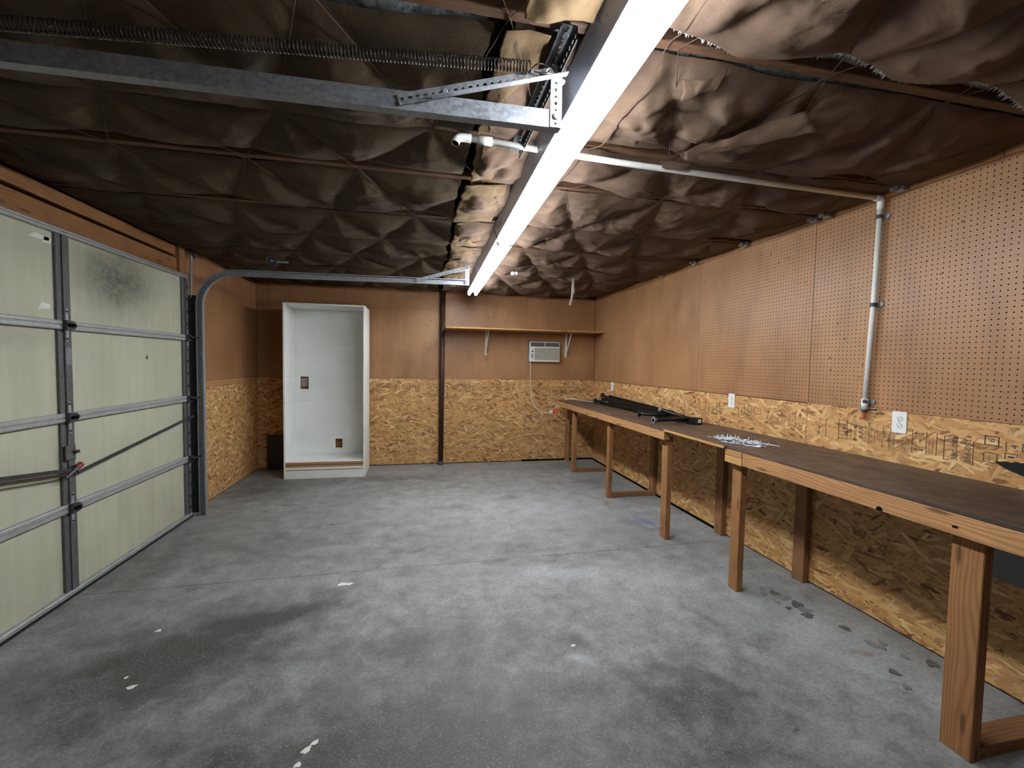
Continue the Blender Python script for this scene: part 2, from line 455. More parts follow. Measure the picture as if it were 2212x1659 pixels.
_uvoff = [0.0]
def box_uv(bm, mode):
    """uv in metres; mode 'sheet' = natural plane axes, 'x','y','z' = that axis runs along u"""
    lay = bm.loops.layers.uv.verify()
    _uvoff[0] += 1.37
    off = _uvoff[0]
    for f in bm.faces:
        n = f.normal
        ax = max(range(3), key=lambda i: abs(n[i]))
        for l in f.loops:
            c = l.vert.co
            if mode == 'sheet':
                a, b = ((c.y, c.z), (c.x, c.z), (c.x, c.y))[ax]
                l[lay].uv = (a + off * 2, b)
            else:
                k = 'xyz'.index(mode)
                rest = [i for i in range(3) if i != k]
                if ax == k: u, v = c[rest[0]] * .2, c[rest[1]]
                else:
                    o2 = [i for i in rest if i != ax][0]
                    u, v = c[k], c[o2] + c[ax] * 0.7
                l[lay].uv = (u + off * 3, v + off * .31)

def box(x0, x1, y0, y1, z0, z1, bm=None, bevel=0.0):
    own = bm is None
    bm = bm or bmesh.new()
    vs = [bm.verts.new((x, y, z)) for x in (x0, x1) for y in (y0, y1) for z in (z0, z1)]
    fs = [bm.faces.new([vs[i] for i in q]) for q in ((0, 1, 3, 2), (4, 6, 7, 5), (0, 4, 5, 1), (2, 3, 7, 6), (0, 2, 6, 4), (1, 5, 7, 3))]
    bm.normal_update()
    if bevel:
        es = {e for f in fs for e in f.edges}
        bmesh.ops.bevel(bm, geom=list(es), offset=bevel, segments=1, affect='EDGES')
    return bm

def part(name, dims, mat, parent, uv='sheet', bevel=0.0):
    bm = box(*dims, bevel=bevel)
    return emit(name, bm, mat, parent, uv=uv)

def frame_of(d):
    d = d.normalized()
    a = Vector((0, 0, 1)) if abs(d.z) < 0.9 else Vector((1, 0, 0))
    u = d.cross(a).normalized()
    return u, d.cross(u).normalized()

def tube(pts, r, seg=8, bm=None, caps=True, radii=None):
    bm = bm or bmesh.new()
    pts = [Vector(p) for p in pts]
    rings = []
    u = None
    for i, p in enumerate(pts):
        a = pts[max(i - 1, 0)]; b = pts[min(i + 1, len(pts) - 1)]
        d = (b - a).normalized()
        if u is None: u, v = frame_of(d)
        else:
            u = (u - d * u.dot(d)).normalized(); v = d.cross(u)
        rr = radii[i] if radii else r
        rings.append([bm.verts.new(p + (u * math.cos(2 * PI * k / seg) + v * math.sin(2 * PI * k / seg)) * rr) for k in range(seg)])
    for r0, r1 in zip(rings, rings[1:]):
        for k in range(seg):
            bm.faces.new((r0[k], r0[(k + 1) % seg], r1[(k + 1) % seg], r1[k]))
    if caps:
        bm.faces.new(rings[0][::-1]); bm.faces.new(rings[-1])
    return bm

def spline(pts, n=8):
    """Catmull-Rom through the points"""
    P = [Vector(p) for p in pts]
    P = [P[0] * 2 - P[1]] + P + [P[-1] * 2 - P[-2]]
    out = []
    for i in range(1, len(P) - 2):
        for k in range(n):
            t = k / n
            a, b, c, d = P[i - 1], P[i], P[i + 1], P[i + 2]
            out.append(0.5 * ((2 * b) + (c - a) * t + (2 * a - 5 * b + 4 * c - d) * t * t + (3 * b - a - 3 * c + d) * t ** 3))
    out.append(P[-2])
    return out

def prism(poly, h, fn, bm=None):
    """extrude a 2-D polygon by h; fn maps (a, b, c) to world"""
    bm = bm or bmesh.new()
    A = [bm.verts.new(fn(a, b, 0)) for a, b in poly]
    B = [bm.verts.new(fn(a, b, h)) for a, b in poly]
    n = len(poly)
    bm.faces.new(A[::-1]); bm.faces.new(B)
    for i in range(n): bm.faces.new((A[i], A[(i + 1) % n], B[(i + 1) % n], B[i]))
    return bm

def perforated(length, width, pitch, fn, t=0.002, bm=None, slot=False):
    """flat strap with a row of holes; fn maps (along, across, thick) to world"""
    bm = bm or bmesh.new()
    n = max(1, int(round(length / pitch)))
    L = length / n
    K = 8
    for i in range(n):
        cx = (i + 0.5) * L
        hx = (0.30 if (slot or i % 2) else 0.2) * L
        hy = min(0.005, width * 0.18) if not slot else width * 0.16
        outer, inner = [], []
        for k in range(K):
            a = 2 * PI * (k + 0.0) / K
            c, s = math.cos(a), math.sin(a)
            mx = max(abs(c), abs(s))
            outer.append((cx + c / mx * L / 2, s / mx * width / 2))
            inner.append((cx + c * hx, s * hy))
        lay = []
        for z in (-t / 2, t / 2):
            lay.append(([bm.verts.new(fn(a, b, z)) for a, b in outer], [bm.verts.new(fn(a, b, z)) for a, b in inner]))
        for k in range(K):
            j = (k + 1) % K
            for (o_, i_) in lay: bm.faces.new((o_[k], o_[j], i_[j], i_[k]))
            bm.faces.new((lay[0][1][k], lay[0][1][j], lay[1][1][j], lay[1][1][k]))
            if abs(outer[k][1]) > width * .49 and abs(outer[j][1]) > width * .49:
                bm.faces.new((lay[0][0][k], lay[0][0][j], lay[1][0][j], lay[1][0][k]))
    return bm

def text_mesh(body, size, fn, bm=None):
    """flat lettering; fn maps (along, up) to world"""
    cu = bpy.data.curves.new('lettering', 'FONT')
    cu.body = body; cu.size = size
    cu.resolution_u = 2
    o = bpy.data.objects.new('lettering', cu)
    COL.objects.link(o)
    dg = bpy.context.evaluated_depsgraph_get()
    me = bpy.data.meshes.new_from_object(o.evaluated_get(dg))
    bpy.data.objects.remove(o); bpy.data.curves.remove(cu)
    bm = bm or bmesh.new()
    n0 = len(bm.verts)
    vs = [bm.verts.new(fn(v.co.x, v.co.y)) for v in me.vertices]
    for p in me.polygons:
        try: bm.faces.new([vs[i] for i in p.vertices])
        except ValueError: pass
    bpy.data.meshes.remove(me)
    return bm

# numpy gradient noise
_rs = np.random.RandomState(3)
_perm = np.concatenate([_rs.permutation(512)] * 2)
_ang = _rs.rand(512) * 2 * np.pi
_gx, _gy = np.cos(_ang), np.sin(_ang)
def perlin(x, y, seed=0):
    x = np.asarray(x, float) + seed * 17.31; y = np.asarray(y, float) + seed * 9.77
    xi = np.floor(x).astype(int); yi = np.floor(y).astype(int)
    xf = x - xi; yf = y - yi
    u = xf * xf * xf * (xf * (xf * 6 - 15) + 10); v = yf * yf * yf * (yf * (yf * 6 - 15) + 10)
    def g(ix, iy, dx, dy):
        h = _perm[(_perm[ix & 511] + iy) & 511]
        return _gx[h] * dx + _gy[h] * dy
    a = g(xi, yi, xf, yf); b = g(xi + 1, yi, xf - 1, yf); c = g(xi, yi + 1, xf, yf - 1); d = g(xi + 1, yi + 1, xf - 1, yf - 1)
    return (a + u * (b - a)) + v * ((c + u * (d - c)) - (a + u * (b - a)))
def fbm(x, y, o=4, seed=0):
    s = 0; a = 1.0
    for i in range(o):
        s = s + a * perlin(x * 2 ** i, y * 2 ** i, seed + i); a *= 0.5
    return s

def grid_mesh(name, X, Y, Z):
    """mesh from 2-D coordinate arrays"""
    ni, nj = X.shape
    co = np.stack([X, Y, Z], -1).reshape(-1, 3)
    i, j = np.meshgrid(np.arange(ni - 1), np.arange(nj - 1), indexing='ij')
    a = (i * nj + j).ravel()
    q = np.stack([a, a + 1, a + nj + 1, a + nj], -1)
    me = bpy.data.meshes.new(name)
    me.from_pydata(co.tolist(), [], q.tolist())
    return me

# ------------------------------------------------------------------ the room
# floor: sub-base and two slabs with a joint between them
fl = emit('floor', box(XL - .3, XR + .3, YF - .3, YB + .3, -0.16, -0.10), 'backing')
tag(fl, 'stained bare concrete garage floor with a control joint', 'floor', kind='structure')
JY = 3.07
def slab(y0, y1, skew0, skew1):
    bm = bmesh.new()
    b = 0.004
    poly = [(XL - .28, y0 - skew0), (XR + .28, y0 + skew0), (XR + .28, y1 + skew1), (XL - .28, y1 - skew1)]
    def inset(p, d):
        (x, y) = p
        return (x, y + d)
    top = [inset(poly[0], b), inset(poly[1], b), inset(poly[2], -b), inset(poly[3], -b)]
    lo = [bm.verts.new((x, y, -0.10)) for x, y in poly]
    mid = [bm.verts.new((x, y, -0.005)) for x, y in poly]
    up = [bm.verts.new((x, y, 0.0)) for x, y in top]
    for A, B in ((lo, mid), (mid, up)):
        for i in range(4): bm.faces.new((A[i], A[(i + 1) % 4], B[(i + 1) % 4], B[i]))
    bm.faces.new(up); bm.faces.new(lo[::-1])
    return bm
emit('concrete_slab', slab(YF - .28, JY - .0015, 0, 0.035), 'concrete', fl)
emit('concrete_slab', slab(JY + .0015, YB + .28, 0.035, 0), 'concrete', fl)

_sp = [0]
def splat(name, x, y, r, mat, stretch=1.0, ang=0.0):
    _sp[0] += 1
    z = 0.0004 + 0.00012 * _sp[0]
    bm = bmesh.new()
    n = 26
    ph = random.random() * 9
    poly = []
    for k in range(n):
        a = 2 * PI * k / n
        rr = r * (1 + 0.16 * math.sin(3 * a + ph) + 0.1 * math.sin(5 * a + 2 * ph))
        px, py = rr * math.cos(a) * stretch, rr * math.sin(a)
        poly.append((x + px * math.cos(ang) - py * math.sin(ang), y + px * math.sin(ang) + py * math.cos(ang)))
    prism(poly, z, lambda a, b, c: Vector((a, b, c)), bm)
    return emit(name, bm, mat, fl)
for x, y, r, s, a in ((-.494, 2.90, .020, 1.5, .1), (-.45, 2.897, .016, 1.2, .2), (-.388, 1.686, .009, 1.6, .6), (-.411, 1.658, .012, 1.5, .8), (-.426, 1.600, .010, 1.2, .5),
                      (-1.36, 2.56, .012, 1.2, 0), (-1.24, 2.13, .012, 1.5, .4), (-1.3, 2.2, .008, 1, 0), (0.775, 2.045, .008, 1.6, .3)):
    splat('paint_spot', x, y, r, 'paint_white', s, a)
for x, y, r, mt in ((2.232, 2.294, .03, 'stain_dark'), (2.255, 2.246, .03, 'stain_grey'), (2.225, 2.262, .022, 'stain_grey'), (2.266, 2.164, .033, 'stain_dark'), (2.264, 2.104, .03, 'stain_grey'),
                    (2.171, 2.322, .02, 'stain_grey'), (2.227, 2.052, .026, 'stain_dark'), (2.15, 2.30, .012, 'stain_grey'), (2.18, 2.14, .014, 'stain_dark'), (2.16, 2.2, .013, 'stain_grey'),
                    (2.329, 1.912, .02, 'stain_dark'), (2.335, 1.777, .022, 'stain_grey'), (2.36, 1.74, .018, 'stain_grey'), (2.48, 1.593, .024, 'stain_dark'), (2.4, 1.66, .016, 'stain_grey'),
                    (2.227, 1.578, .018, 'stain_dark'), (2.182, 1.493, .016, 'stain_grey'), (2.40, 1.76, .014, 'stain_grey'), (2.2, 2.37, .012, 'stain_grey')):
    splat('drip_stain', x, y, r, mt, 1.3, random.random() * 3)

# back wall
T = 0.011
wb = emit('wall_back', box(XL - .12, XR + .12, YB + T, YB + .12, -.1, 2.62), 'backing')
tag(wb, 'back wall with brown pegboard above strand board wainscot', 'wall', kind='structure')
xs = [XL, -0.93, 0.29, 1.512, XR]
g = 0.0015
for a, b in zip(xs, xs[1:]):
    part('strand_board_sheet', (a + g, b - g, YB, YB + T, .012, ZOSB), 'osb', wb)
    part('pegboard_sheet', (a + g, b - g, YB + .002, YB + T, ZOSB + .002, ZC - .01), 'pegboard', wb)
part('top_strip', (XL, 0.86, YB - .012, YB + .002, 2.41, ZC), 'fir_old', wb, 'x')
part('top_strip', (0.865, XR, YB - .008, YB + .002, 2.43, ZC), 'joist_wood', wb, 'x')

# right wall
wr = emit('wall_right', box(XR + T, XR + .12, YF, YB + .12, -.1, 2.62), 'backing')
tag(wr, 'long right wall with pegboard above strand board behind the workbench', 'wall', kind='structure')
ys = [YF, 0.02, 2.457, 4.93, YB]
OSB_R = []
for a, b in zip(ys, ys[1:]):
    OSB_R.append(part('strand_board_sheet', (XR, XR + T, a + g, b - g, .012, ZOSB + (.004 if a < 2 else 0)), 'osb', wr))
ys = [YF, 1.237, 2.452, 3.67, 4.93, YB]
for a, b in zip(ys, ys[1:]):
    part('pegboard_sheet', (XR + .002, XR + T, a + g, b - g, ZOSB + .006, ZC - .01), 'pegboard', wr)
ys = [YF, 1.5, 2.45, 6.18]
for a, b in zip(ys, ys[1:]):
    part('top_strip', (XR - .01, XR + .004, a + .002, b - .002, 2.418, ZC), 'fir', wr, 'y')
part('corner_strip', (XR - .012, XR - .001, YB - .012, YB - .001, 1.2, 2.43), 'fir_old', wr, 'z')

part('base_strip', (XR - .008, XR - .0005, 3.3, YB - .002, 0.0, .022), 'slot_black', wr)  # thin black strip along the foot of the wall
part('base_strip', (1.46, XR - .01, YB - .010, YB - .0005, 0.0, .024), 'slot_black', wb)

# left wall: stub beyond the door, header over it, jambs
wl = emit('wall_left', box(XL - .16, XL - T, 4.47, YB + .12, -.1, 2.62), 'backing')
tag(wl, 'left wall around the garage door, brown board above strand board', 'wall', kind='structure')
part('strand_board_sheet', (XL - T, XL, 4.49, YB, .012, 1.16), 'osb', wl)
part('pegboard_sheet', (XL - T, XL - .002, 4.49, YB, 1.23, ZC), 'pegboard', wl)
part('ledge_strip', (XL - T, XL + .008, 4.49, YB - .012, 1.162, 1.228), 'fir', wl, 'y', .002)
part('header_beam', (XL - .10, XL - .012, YF, 4.372, 2.175, 2.325), 'header_wood', wl, 'y', .003)
part('upper_plate', (XL - .10, XL - .004, YF, 4.34, 2.345, 2.425), 'header_wood', wl, 'y', .003)
part('header_back', (XL - .16, XL - .10, YF, 4.48, 2.16, 2.62), 'backing', wl)
part('cripple_stud', (XL - .10, XL + .012, 4.372, 4.46, 2.20, 2.47), 'fir_old', wl, 'z', .003)
part('door_jamb', (XL - .10, XL - .03, 4.415, 4.49, 0, 2.2), 'fir_old', wl, 'z', .003)
part('door_jamb', (XL - .10, XL - .03, 1.36, 1.44, 0, 2.2), 'fir_old', wl, 'z', .003)
part('track_block', (XL - .004, XL + .03, 4.44, 4.50, 1.085, 1.105), 'fir', wl)
part('track_block', (XL - .004, XL + .03, 4.44, 4.50, 0.735, 0.765), 'fir', wl)
part('near_stub', (XL - .16, XL - .02, YF, 1.36, -.1, 2.2), 'wall_plain', wl)

# wall behind the viewer
wf = emit('wall_front', box(XL - .2, XR + .2, YF - .12, YF, -.1, 2.62), 'wall_plain')
tag(wf, 'plain tan wall at the near end of the garage', 'wall', kind='structure')

# ------------------------------------------------------------------ ceiling
ce = emit('ceiling', box(XL - .3, XR + .3, YF - .3, YB + .3, 2.60, 2.66), 'backing')
tag(ce, 'open ceiling with joists and sagging paper-faced insulation', 'ceiling', kind='structure')
JW = 0.020
for y in JOISTS:
    part('joist', (XL - .05, XR + .02, y - JW, y + JW, ZC, 2.595), 'joist_wood', ce, 'x', .003)

# cord lattice: nodes on the joists
def nodes(j):
    rr = random.Random(j * 13 + 5)
    out = []
    x = -2.25 + (0.28 if j % 2 else 0.0)
    while x < 2.75:
        out.append(x + rr.uniform(-.05, .05)); x += 0.56
    return out
NODE = {j: nodes(j) for j in range(len(JOISTS))}
def cords(j):
    A, B = NODE[j], NODE[j + 1]
    out = []
    for k, a in enumerate(A):
        for b in B:
            if abs(b - a) < 0.42: out.append(((a, JOISTS[j]), (b, JOISTS[j + 1])))
    return out

def sag(x, y):
    """how far the paper may hang, less where fittings pass"""
    s = np.ones_like(x)
    s *= 1 - 0.75 * np.exp(-((x - 0.58) / 0.20) ** 2)
    s *= 1 - 0.6 * np.exp(-((y - 1.40) / 0.16) ** 2) * (x < 0.6)
    s *= 1 - 0.5 * np.exp(-((y - 4.43) / 0.10) ** 2) * (x < 0.5) * (x > .1)
    s *= 1 - 0.5 * np.exp(-((y - 2.02) / 0.08) ** 2) * (x > 0.1)
    s *= 1 - 0.93 * np.exp(-((XR - x) / 0.22) ** 2)
    s *= 1 - 0.8 * np.exp(-((XL - x) / 0.15) ** 2)
    return s

def crumple(X, Y, dens, seed):
    """facets of creased paper: cone field around random points"""
    r = np.random.RandomState(1000 + seed)
    xa, xb, ya, yb = X.min() - .2, X.max() + .2, Y.min() - .2, Y.max() + .2
    n = int((xb - xa) * (yb - ya) * dens)
    px, py = r.uniform(xa, xb, n), r.uniform(ya, yb, n)
    an, st = r.uniform(0, PI, n), r.uniform(1.0, 2.6, n)
    best = np.full(X.shape, 9.0)
    for a, b, c, e in zip(px, py, an, st):
        dx, dy = X - a, Y - b
        u = dx * math.cos(c) + dy * math.sin(c); v = (-dx * math.sin(c) + dy * math.cos(c)) * e
        best = np.minimum(best, np.hypot(u, v))
    return 0.12 - np.minimum(best, .24)

def batt(j, x0, x1, side):
    y0, y1 = JOISTS[j] + JW, JOISTS[j + 1] - JW
    near = y0 < 2.3
    st = 0.0125 if y0 < 3.0 else 0.016
    ni = int((x1 - x0) / st); nj = int((y1 - y0) / st)
    sx = np.linspace(0, 1, ni + 1)[:, None]; t = np.linspace(0, 1, nj + 1)[None, :]
    sd = j * 3.1 + (50 if side == 'L' else 0)
    X = x0 + (x1 - x0) * sx + 0 * t
    def gap(jj, q):
        bias = {3: .042, 5: .03 if side == 'L' else -.005, 6: -.005}.get(jj, -.024)
        return bias + 0.11 * np.clip(perlin(X * 1.5, 0 * X + q, sd + q) + .02, -.05, 1) + .010 * perlin(X * 9, 0 * X, sd + q + 1)
    gap0 = np.maximum(gap(j, .5), -.030); gap1 = np.maximum(gap(j + 1, 3.5), -.030)
    if j == 2 and side == 'R': gap1 = .048 + .028 * np.sin(X * 2 * PI / .62 + 1.0) + .010 * perlin(X * 9, 0 * X, 71)
    Y = (y0 + gap0) + (y1 - gap1 - y0 - gap0) * t
    # ragged ends
    end = 0.03 * perlin(Y * 5, 0 * Y, sd + 5) + 0.012 * perlin(Y * 22, 0 * Y, sd + 6)
    X = X + end * (sx if side == 'L' else (1 - sx)) ** 6
    wx = X + 0.025 * perlin(X * 4, Y * 4, sd + 7); wy = Y + 0.025 * perlin(X * 4, Y * 4, sd + 8)
    d = np.full(X.shape, 9.0)
    for (a, b) in cords(j):
        ax, ay = a; bx, by = b
        L2 = (bx - ax) ** 2 + (by - ay) ** 2
        u = np.clip(((wx - ax) * (bx - ax) + (wy - ay) * (by - ay)) / L2, 0, 1)
        d = np.minimum(d, np.hypot(wx - ax - u * (bx - ax), wy - ay - u * (by - ay)))
    bul = np.sin(PI * np.clip(t, 0, 1)) ** 0.55 + 0 * X
    puff = 1 - np.exp(-d / 0.085)
    A = (0.060 if side == 'R' else 0.056) * (1 + 0.5 * perlin(X * 1.3, Y * 1.3, sd + 9))
    if j == 2: A = A * 1.25
    A = A * sag(X, Y)
    ge = gap0 * (1 - t) + gap1 * t
    ze = 2.4445 + 0.026 * np.clip((ge + .004) / .02, 0, 1) + 0.002 * perlin(X * 4, 0 * X, sd + 10)
    Z = ze - (ze - (ZC - .004)) * bul - A * bul * puff
    # folds and crumples
    amp = (0.75 if side == 'R' else 0.35) * sag(X, Y) ** .5
    ridge = 1 - np.abs(perlin(X * 5.5 + 1.5 * perlin(X * 2, Y * 2, sd), Y * 7, sd + 11)) * 2.2
    Z = Z - amp * 0.013 * np.clip(ridge, 0, 1) ** 3 * bul
    fold = 1 - np.abs(perlin((X + Y) * 7 + 2 * perlin(X * 3, Y * 3, sd + 3), (X - Y) * 2.4, sd + 12)) * 2.4
    Z = Z - amp * 0.012 * np.clip(fold, 0, 1) ** 4 * bul * np.clip(0.5 + 1.4 * perlin(X * 1.5, Y * 1.5, sd + 13), 0, 1)
    Z = Z - amp * 0.0025 * fbm(X * 9, Y * 9, 2, sd + 14)
    Z = Z - crumple(X, Y, 60 if side == 'R' else 30, int(sd)) * bul * (.26 if side == 'R' else .10) * sag(X, Y) ** .5 * np.clip(.45 + 1.6 * perlin(X * 1.1, Y * 1.4, sd + 15) - .25 * np.clip(X - 1.5, 0, 1), .12, 1)
    if side == 'L':
        Z = Z - 0.030 * np.clip((sx - 0.90) / 0.10, 0, 1) ** 2 * bul * (1 + .6 * perlin(Y * 4, 0 * Y, sd))
    else:
        Z = Z + 0.02 * np.clip((0.06 - sx) / 0.06, 0, 1)
    if j == 2:
        # the nearest batt has slipped and hangs over its joist
        Z = Z - 0.035 * t ** 3 * (X > 0.6) * (0.6 + 0.8 * np.clip(perlin(X * 2.2, 0 * X, 77) + .3, 0, 1))
    Z = np.minimum(Z, 2.575)
    me = grid_mesh('insulation_batt', X, Y, Z)
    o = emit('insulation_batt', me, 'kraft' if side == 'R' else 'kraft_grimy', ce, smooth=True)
    # glass wool behind the paper, showing where the facing has pulled away
    ni2, nj2 = max(2, ni // 2), max(2, nj // 2)
    X2 = np.linspace(x0 + .01, x1 - .01, ni2 + 1)[:, None] + np.zeros((1, nj2 + 1)); Y2 = np.linspace(y0 + .002, y1 - .002, nj2 + 1)[None, :] + 0 * X2
    Z2 = 2.487 + 0.016 * fbm(X2 * 16, Y2 * 16, 3, sd + 20) + 0.0 * X2
    Z2 = np.maximum(Z2, 2.472 + .0 * Z2)
    emit('fibreglass', grid_mesh('fibreglass', X2, Y2, Z2), 'wool', o, smooth=True)
    return o, X, Y, Z
BATTS = {}
for j in range(len(JOISTS) - 1):
    BATTS[(j, 'L')] = batt(j, XL - .02, 0.20, 'L')
    BATTS[(j, 'R')] = batt(j, 0.265, XR + .01, 'R')
# last narrow bay against the back wall
for side, x0, x1 in (('L', XL, .2), ('R', .27, XR)):
    n = int((x1 - x0) / .02)
    X = np.linspace(x0, x1, n)[:, None] + np.zeros((1, 8)); Y = np.linspace(JOISTS[-1] + JW + .002, YB - .01, 8)[None, :] + 0 * X
    Z = 2.455 - .01 * np.abs(perlin(X * 5, Y * 9, 4))
    emit('insulation_batt', grid_mesh('insulation_batt', X, Y, Z), 'kraft_grimy', ce, smooth=True)

# torn white fringe of the slipped batt
bo, X, Y, Z = BATTS[(2, 'R')]
bm = bmesh.new()
rr = random.Random(5)
ex, ey, ez = X[:, -1], Y[:, -1], Z[:, -1]
for i in range(0, len(ex) - 1):
    for k in range(3):
        f = rr.random()
        p = Vector((ex[i] + (ex[i + 1] - ex[i]) * f, ey[i] + rr.uniform(-.004, .004), ez[i] + rr.uniform(0, .012)))
        L = rr.uniform(.006, .022) * (1.0 if perlin(np.array([p.x * 2.0]), np.array([.3]), 8)[0] > -.15 else .35)
        q = p + Vector((rr.uniform(-.006, .006), L, rr.uniform(-.012, .004)))
        wv = Vector((rr.uniform(.003, .007), 0, 0))
        a, b, c = bm.verts.new(p - wv), bm.verts.new(p + wv), bm.verts.new(q)
        d_ = bm.verts.new(p + Vector((0, 0, .008)))
        bm.faces.new((a, b, c)); bm.faces.new((a, d_, c)); bm.faces.new((b, c, d_)); bm.faces.new((a, b, d_))
emit('torn_fringe', bm, 'wool_white', bo)['kind'] = 'stuff'

# cords that hold the batts up
for j in range(2, len(JOISTS) - 1):
    for (a, b) in cords(j):
        if a[0] < XL or b[0] < XL or a[0] > XR or b[0] > XR: continue
        if abs((a[0] + b[0]) / 2 - .6) < .18: continue
        z0 = ZC - .004
        mid = [(a[0] + (b[0] - a[0]) * f + random.uniform(-.006, .006), a[1] + (b[1] - a[1]) * f, z0 - .012 * math.sin(PI * f) - .002) for f in (0.25, .5, .75)]
        emit('tie_cord', tube([(a[0], a[1], z0)] + mid + [(b[0], b[1], z0)], 0.0016, 4), 'cord_brown', ce)

for pts in ([(.727, 1.05, 2.412), (.732, 1.16, 2.412), (.738, 1.262, 2.440), (.757, 1.41, 2.408), (.75, 1.567, 2.404), (.762, 1.80, 2.406), (.742, 1.92, 2.440)], [(.742, 1.92, 2.440), (.715, 2.1, 2.410), (.70, 2.28, 2.410), (.705, 2.40, 2.440)]):
    emit('tie_cord', tube(spline(pts, 4), .0022, 5), 'cord_brown', ce)

# loose flaps of bare facing that catch the light
def flap(pts, mat='kraft_bare', seed=0):
    """four-cornered curled sheet"""
    A, B, C_, D = (np.array(p) for p in pts)
    n = 26
    u = np.linspace(0, 1, n)[:, None, None]; v = np.linspace(0, 1, n)[None, :, None]
    P = (A * (1 - u) * (1 - v) + B * u * (1 - v) + C_ * u * v + D * (1 - u) * v)
    x_, y_ = P[:, :, 0].copy(), P[:, :, 1].copy()
    P[:, :, 0] += 0.02 * perlin(x_ * 3, y_ * 16, seed + 3) * (1 - u[:, :, 0]) + 0.006 * perlin(x_ * 3, y_ * 45, seed + 4) * (1 - u[:, :, 0])
    P[:, :, 2] += 0.012 * perlin(x_ * 9, y_ * 9, seed) - crumple(x_, y_, 150, seed + 40) * .12 - 0.008 * (np.sin(PI * v[:, :, 0]) * np.sin(PI * u[:, :, 0]))
    me = grid_mesh('paper_flap', P[:, :, 0], P[:, :, 1], P[:, :, 2])
    o = emit('paper_flap', me, mat, ce, smooth=True)
    s = o.modifiers.new('thickness', 'SOLIDIFY'); s.thickness = 0.0015
    return o
for j, y in enumerate(JOISTS[3:10]):
    y1 = JOISTS[3 + j + 1]
    z = 2.446 if y < 2 else 2.440
    xr = .375 if y < 2 else .46
    flap([(0.235, y + .03, z), (xr, y + .025, z + .004), (xr + .01, y1 - .04, z + .006), (0.225 + .03 * math.sin(j * 2.1), y1 - .03, z - .012)], 'kraft_bare', j)
flap([(1.12, 1.74, 2.398), (1.40, 1.40, 2.415), (1.49, 1.44, 2.375), (1.14, 1.77, 2.378)], 'kraft', 21)
flap([(0.86, 1.36, 2.425), (1.00, 1.325, 2.44), (0.99, 1.36, 2.415), (0.90, 1.43, 2.40)], 'kraft', 23)
flap([(1.10, 1.90, 2.425), (1.26, 1.89, 2.43), (1.24, 1.905, 2.40), (1.12, 1.915, 2.398)], 'kraft', 22)
flap([(0.25, 0.95, 2.43), (0.47, 0.97, 2.43), (0.47, 1.20, 2.425), (0.27, 1.21, 2.41)], 'kraft_bare', 24)

# clips where joists meet the wall
for y in (1.91, 2.345, 2.435, 3.06, 3.72, 4.30):
    bm = box(XR - .05, XR - .011, y - .022, y + .022, 2.415, 2.452, bevel=.004)
    box(XR - .075, XR - .03, y - .012, y + .03, 2.425, 2.447, bm)
    emit('joist_clip', bm, 'galvanised', ce)

# ------------------------------------------------------------------ garage door
Y0D, Y1D = 1.45, 4.405
door = thing('door_1', (XD, (Y0D + Y1D) / 2, 0), 'cream sectional garage door with galvanized frame, closed', 'garage door', kind='structure')
secs = [(0.03, 0.540), (0.545, 1.084), (1.089, 1.628), (1.633, 2.175)]
stiles = [(Y0D, Y0D + .085), (2.985, 3.075), (Y1D - .085, Y1D)]
for (z0, z1) in secs:
    for (a, b) in ((Y0D + .05, 3.02), (3.04, Y1D - .05)):
        part('door_panel', (XD - .05, XD - .028, a, b, z0, z1), 'door_panel', door)
    for (a, b) in stiles:
        bm = box(XD - .030, XD - .012, a, b, z0, z1, bevel=.002)
        box(XD - .014, XD - .004, a + .035, b - .006, z0, z1, bm)
        emit('door_stile', bm, 'galvanised_dull', door)
def rail(z0, z1, mat='galvanised_rail'):
    bm = bmesh.new()
    h = z1 - z0
    prof = [(-.030, z0), (-.004, z0), (.0, z0 + .006), (.0, z0 + h * .40), (-.008, z0 + h * .46), (-.008, z0 + h * .54), (.0, z0 + h * .6), (.0, z1 - .006), (-.004, z1), (-.030, z1)]
    prism(prof, Y1D - Y0D - .01, lambda a, b, c: Vector((XD + a, Y0D + .005 + c, b)), bm)
    return emit('door_rail', bm, mat, door)
for z in (0.543, 1.087, 1.631): rail(z - .026, z + .026)
rail(2.155, 2.187); rail(0.012, 0.042)
part('bottom_seal', (XD - .045, XD + .002, Y0D, Y1D, 0.0, 0.018), 'black_rubber', door)
def hinge(y, z):
    poly = [(-.030, -.028), (.026, -.026), (.052, 0.0), (.026, .026), (-.030, .028)]
    bm = prism(poly, .022, lambda a, b, c: Vector((XD + .0 + c, y + a, z + b)))
    h = emit('hinge', bm, 'steel_dark', door)
    for s in (-1, 1):
        bm = prism([(-.012, 0), (.014, 0), (.008, .075), (-.006, .075)], .006, lambda a, b, c: Vector((XD - .004 + c, y + a, z + s * (b + .02))))
        emit('hinge_leaf', bm, 'galvanised', h)
        emit('bolt', tube([(XD, y, z + s * .08), (XD + .008, y, z + s * .08)], .006, 8), 'steel_dark', h)
    emit('hinge_pin', tube([(XD + .024, y - .02, z), (XD + .026, y + .02, z)], .010, 8), 'slot_black', h)
    return h
for z in (0.543, 1.087, 1.631):
    hinge(3.03, z)
    h = hinge(4.372, z)
    emit('roller', tube([(XD + .035, 4.35, z + .005), (XD + .055, 4.44, z + .005)], .008, 8), 'steel_dark', h)
for y in (4.375,):
    for z in (0.10, 0.20, 0.31, 0.42, 0.66, 0.78, 0.89, 1.0, 1.2, 1.31, 1.42, 1.53, 1.75, 1.86, 1.97, 2.08):
        emit('stile_slot', box(XD - .004, XD - .002, y - .006, y + .006, z - .012, z + .012), 'slot_black', door)
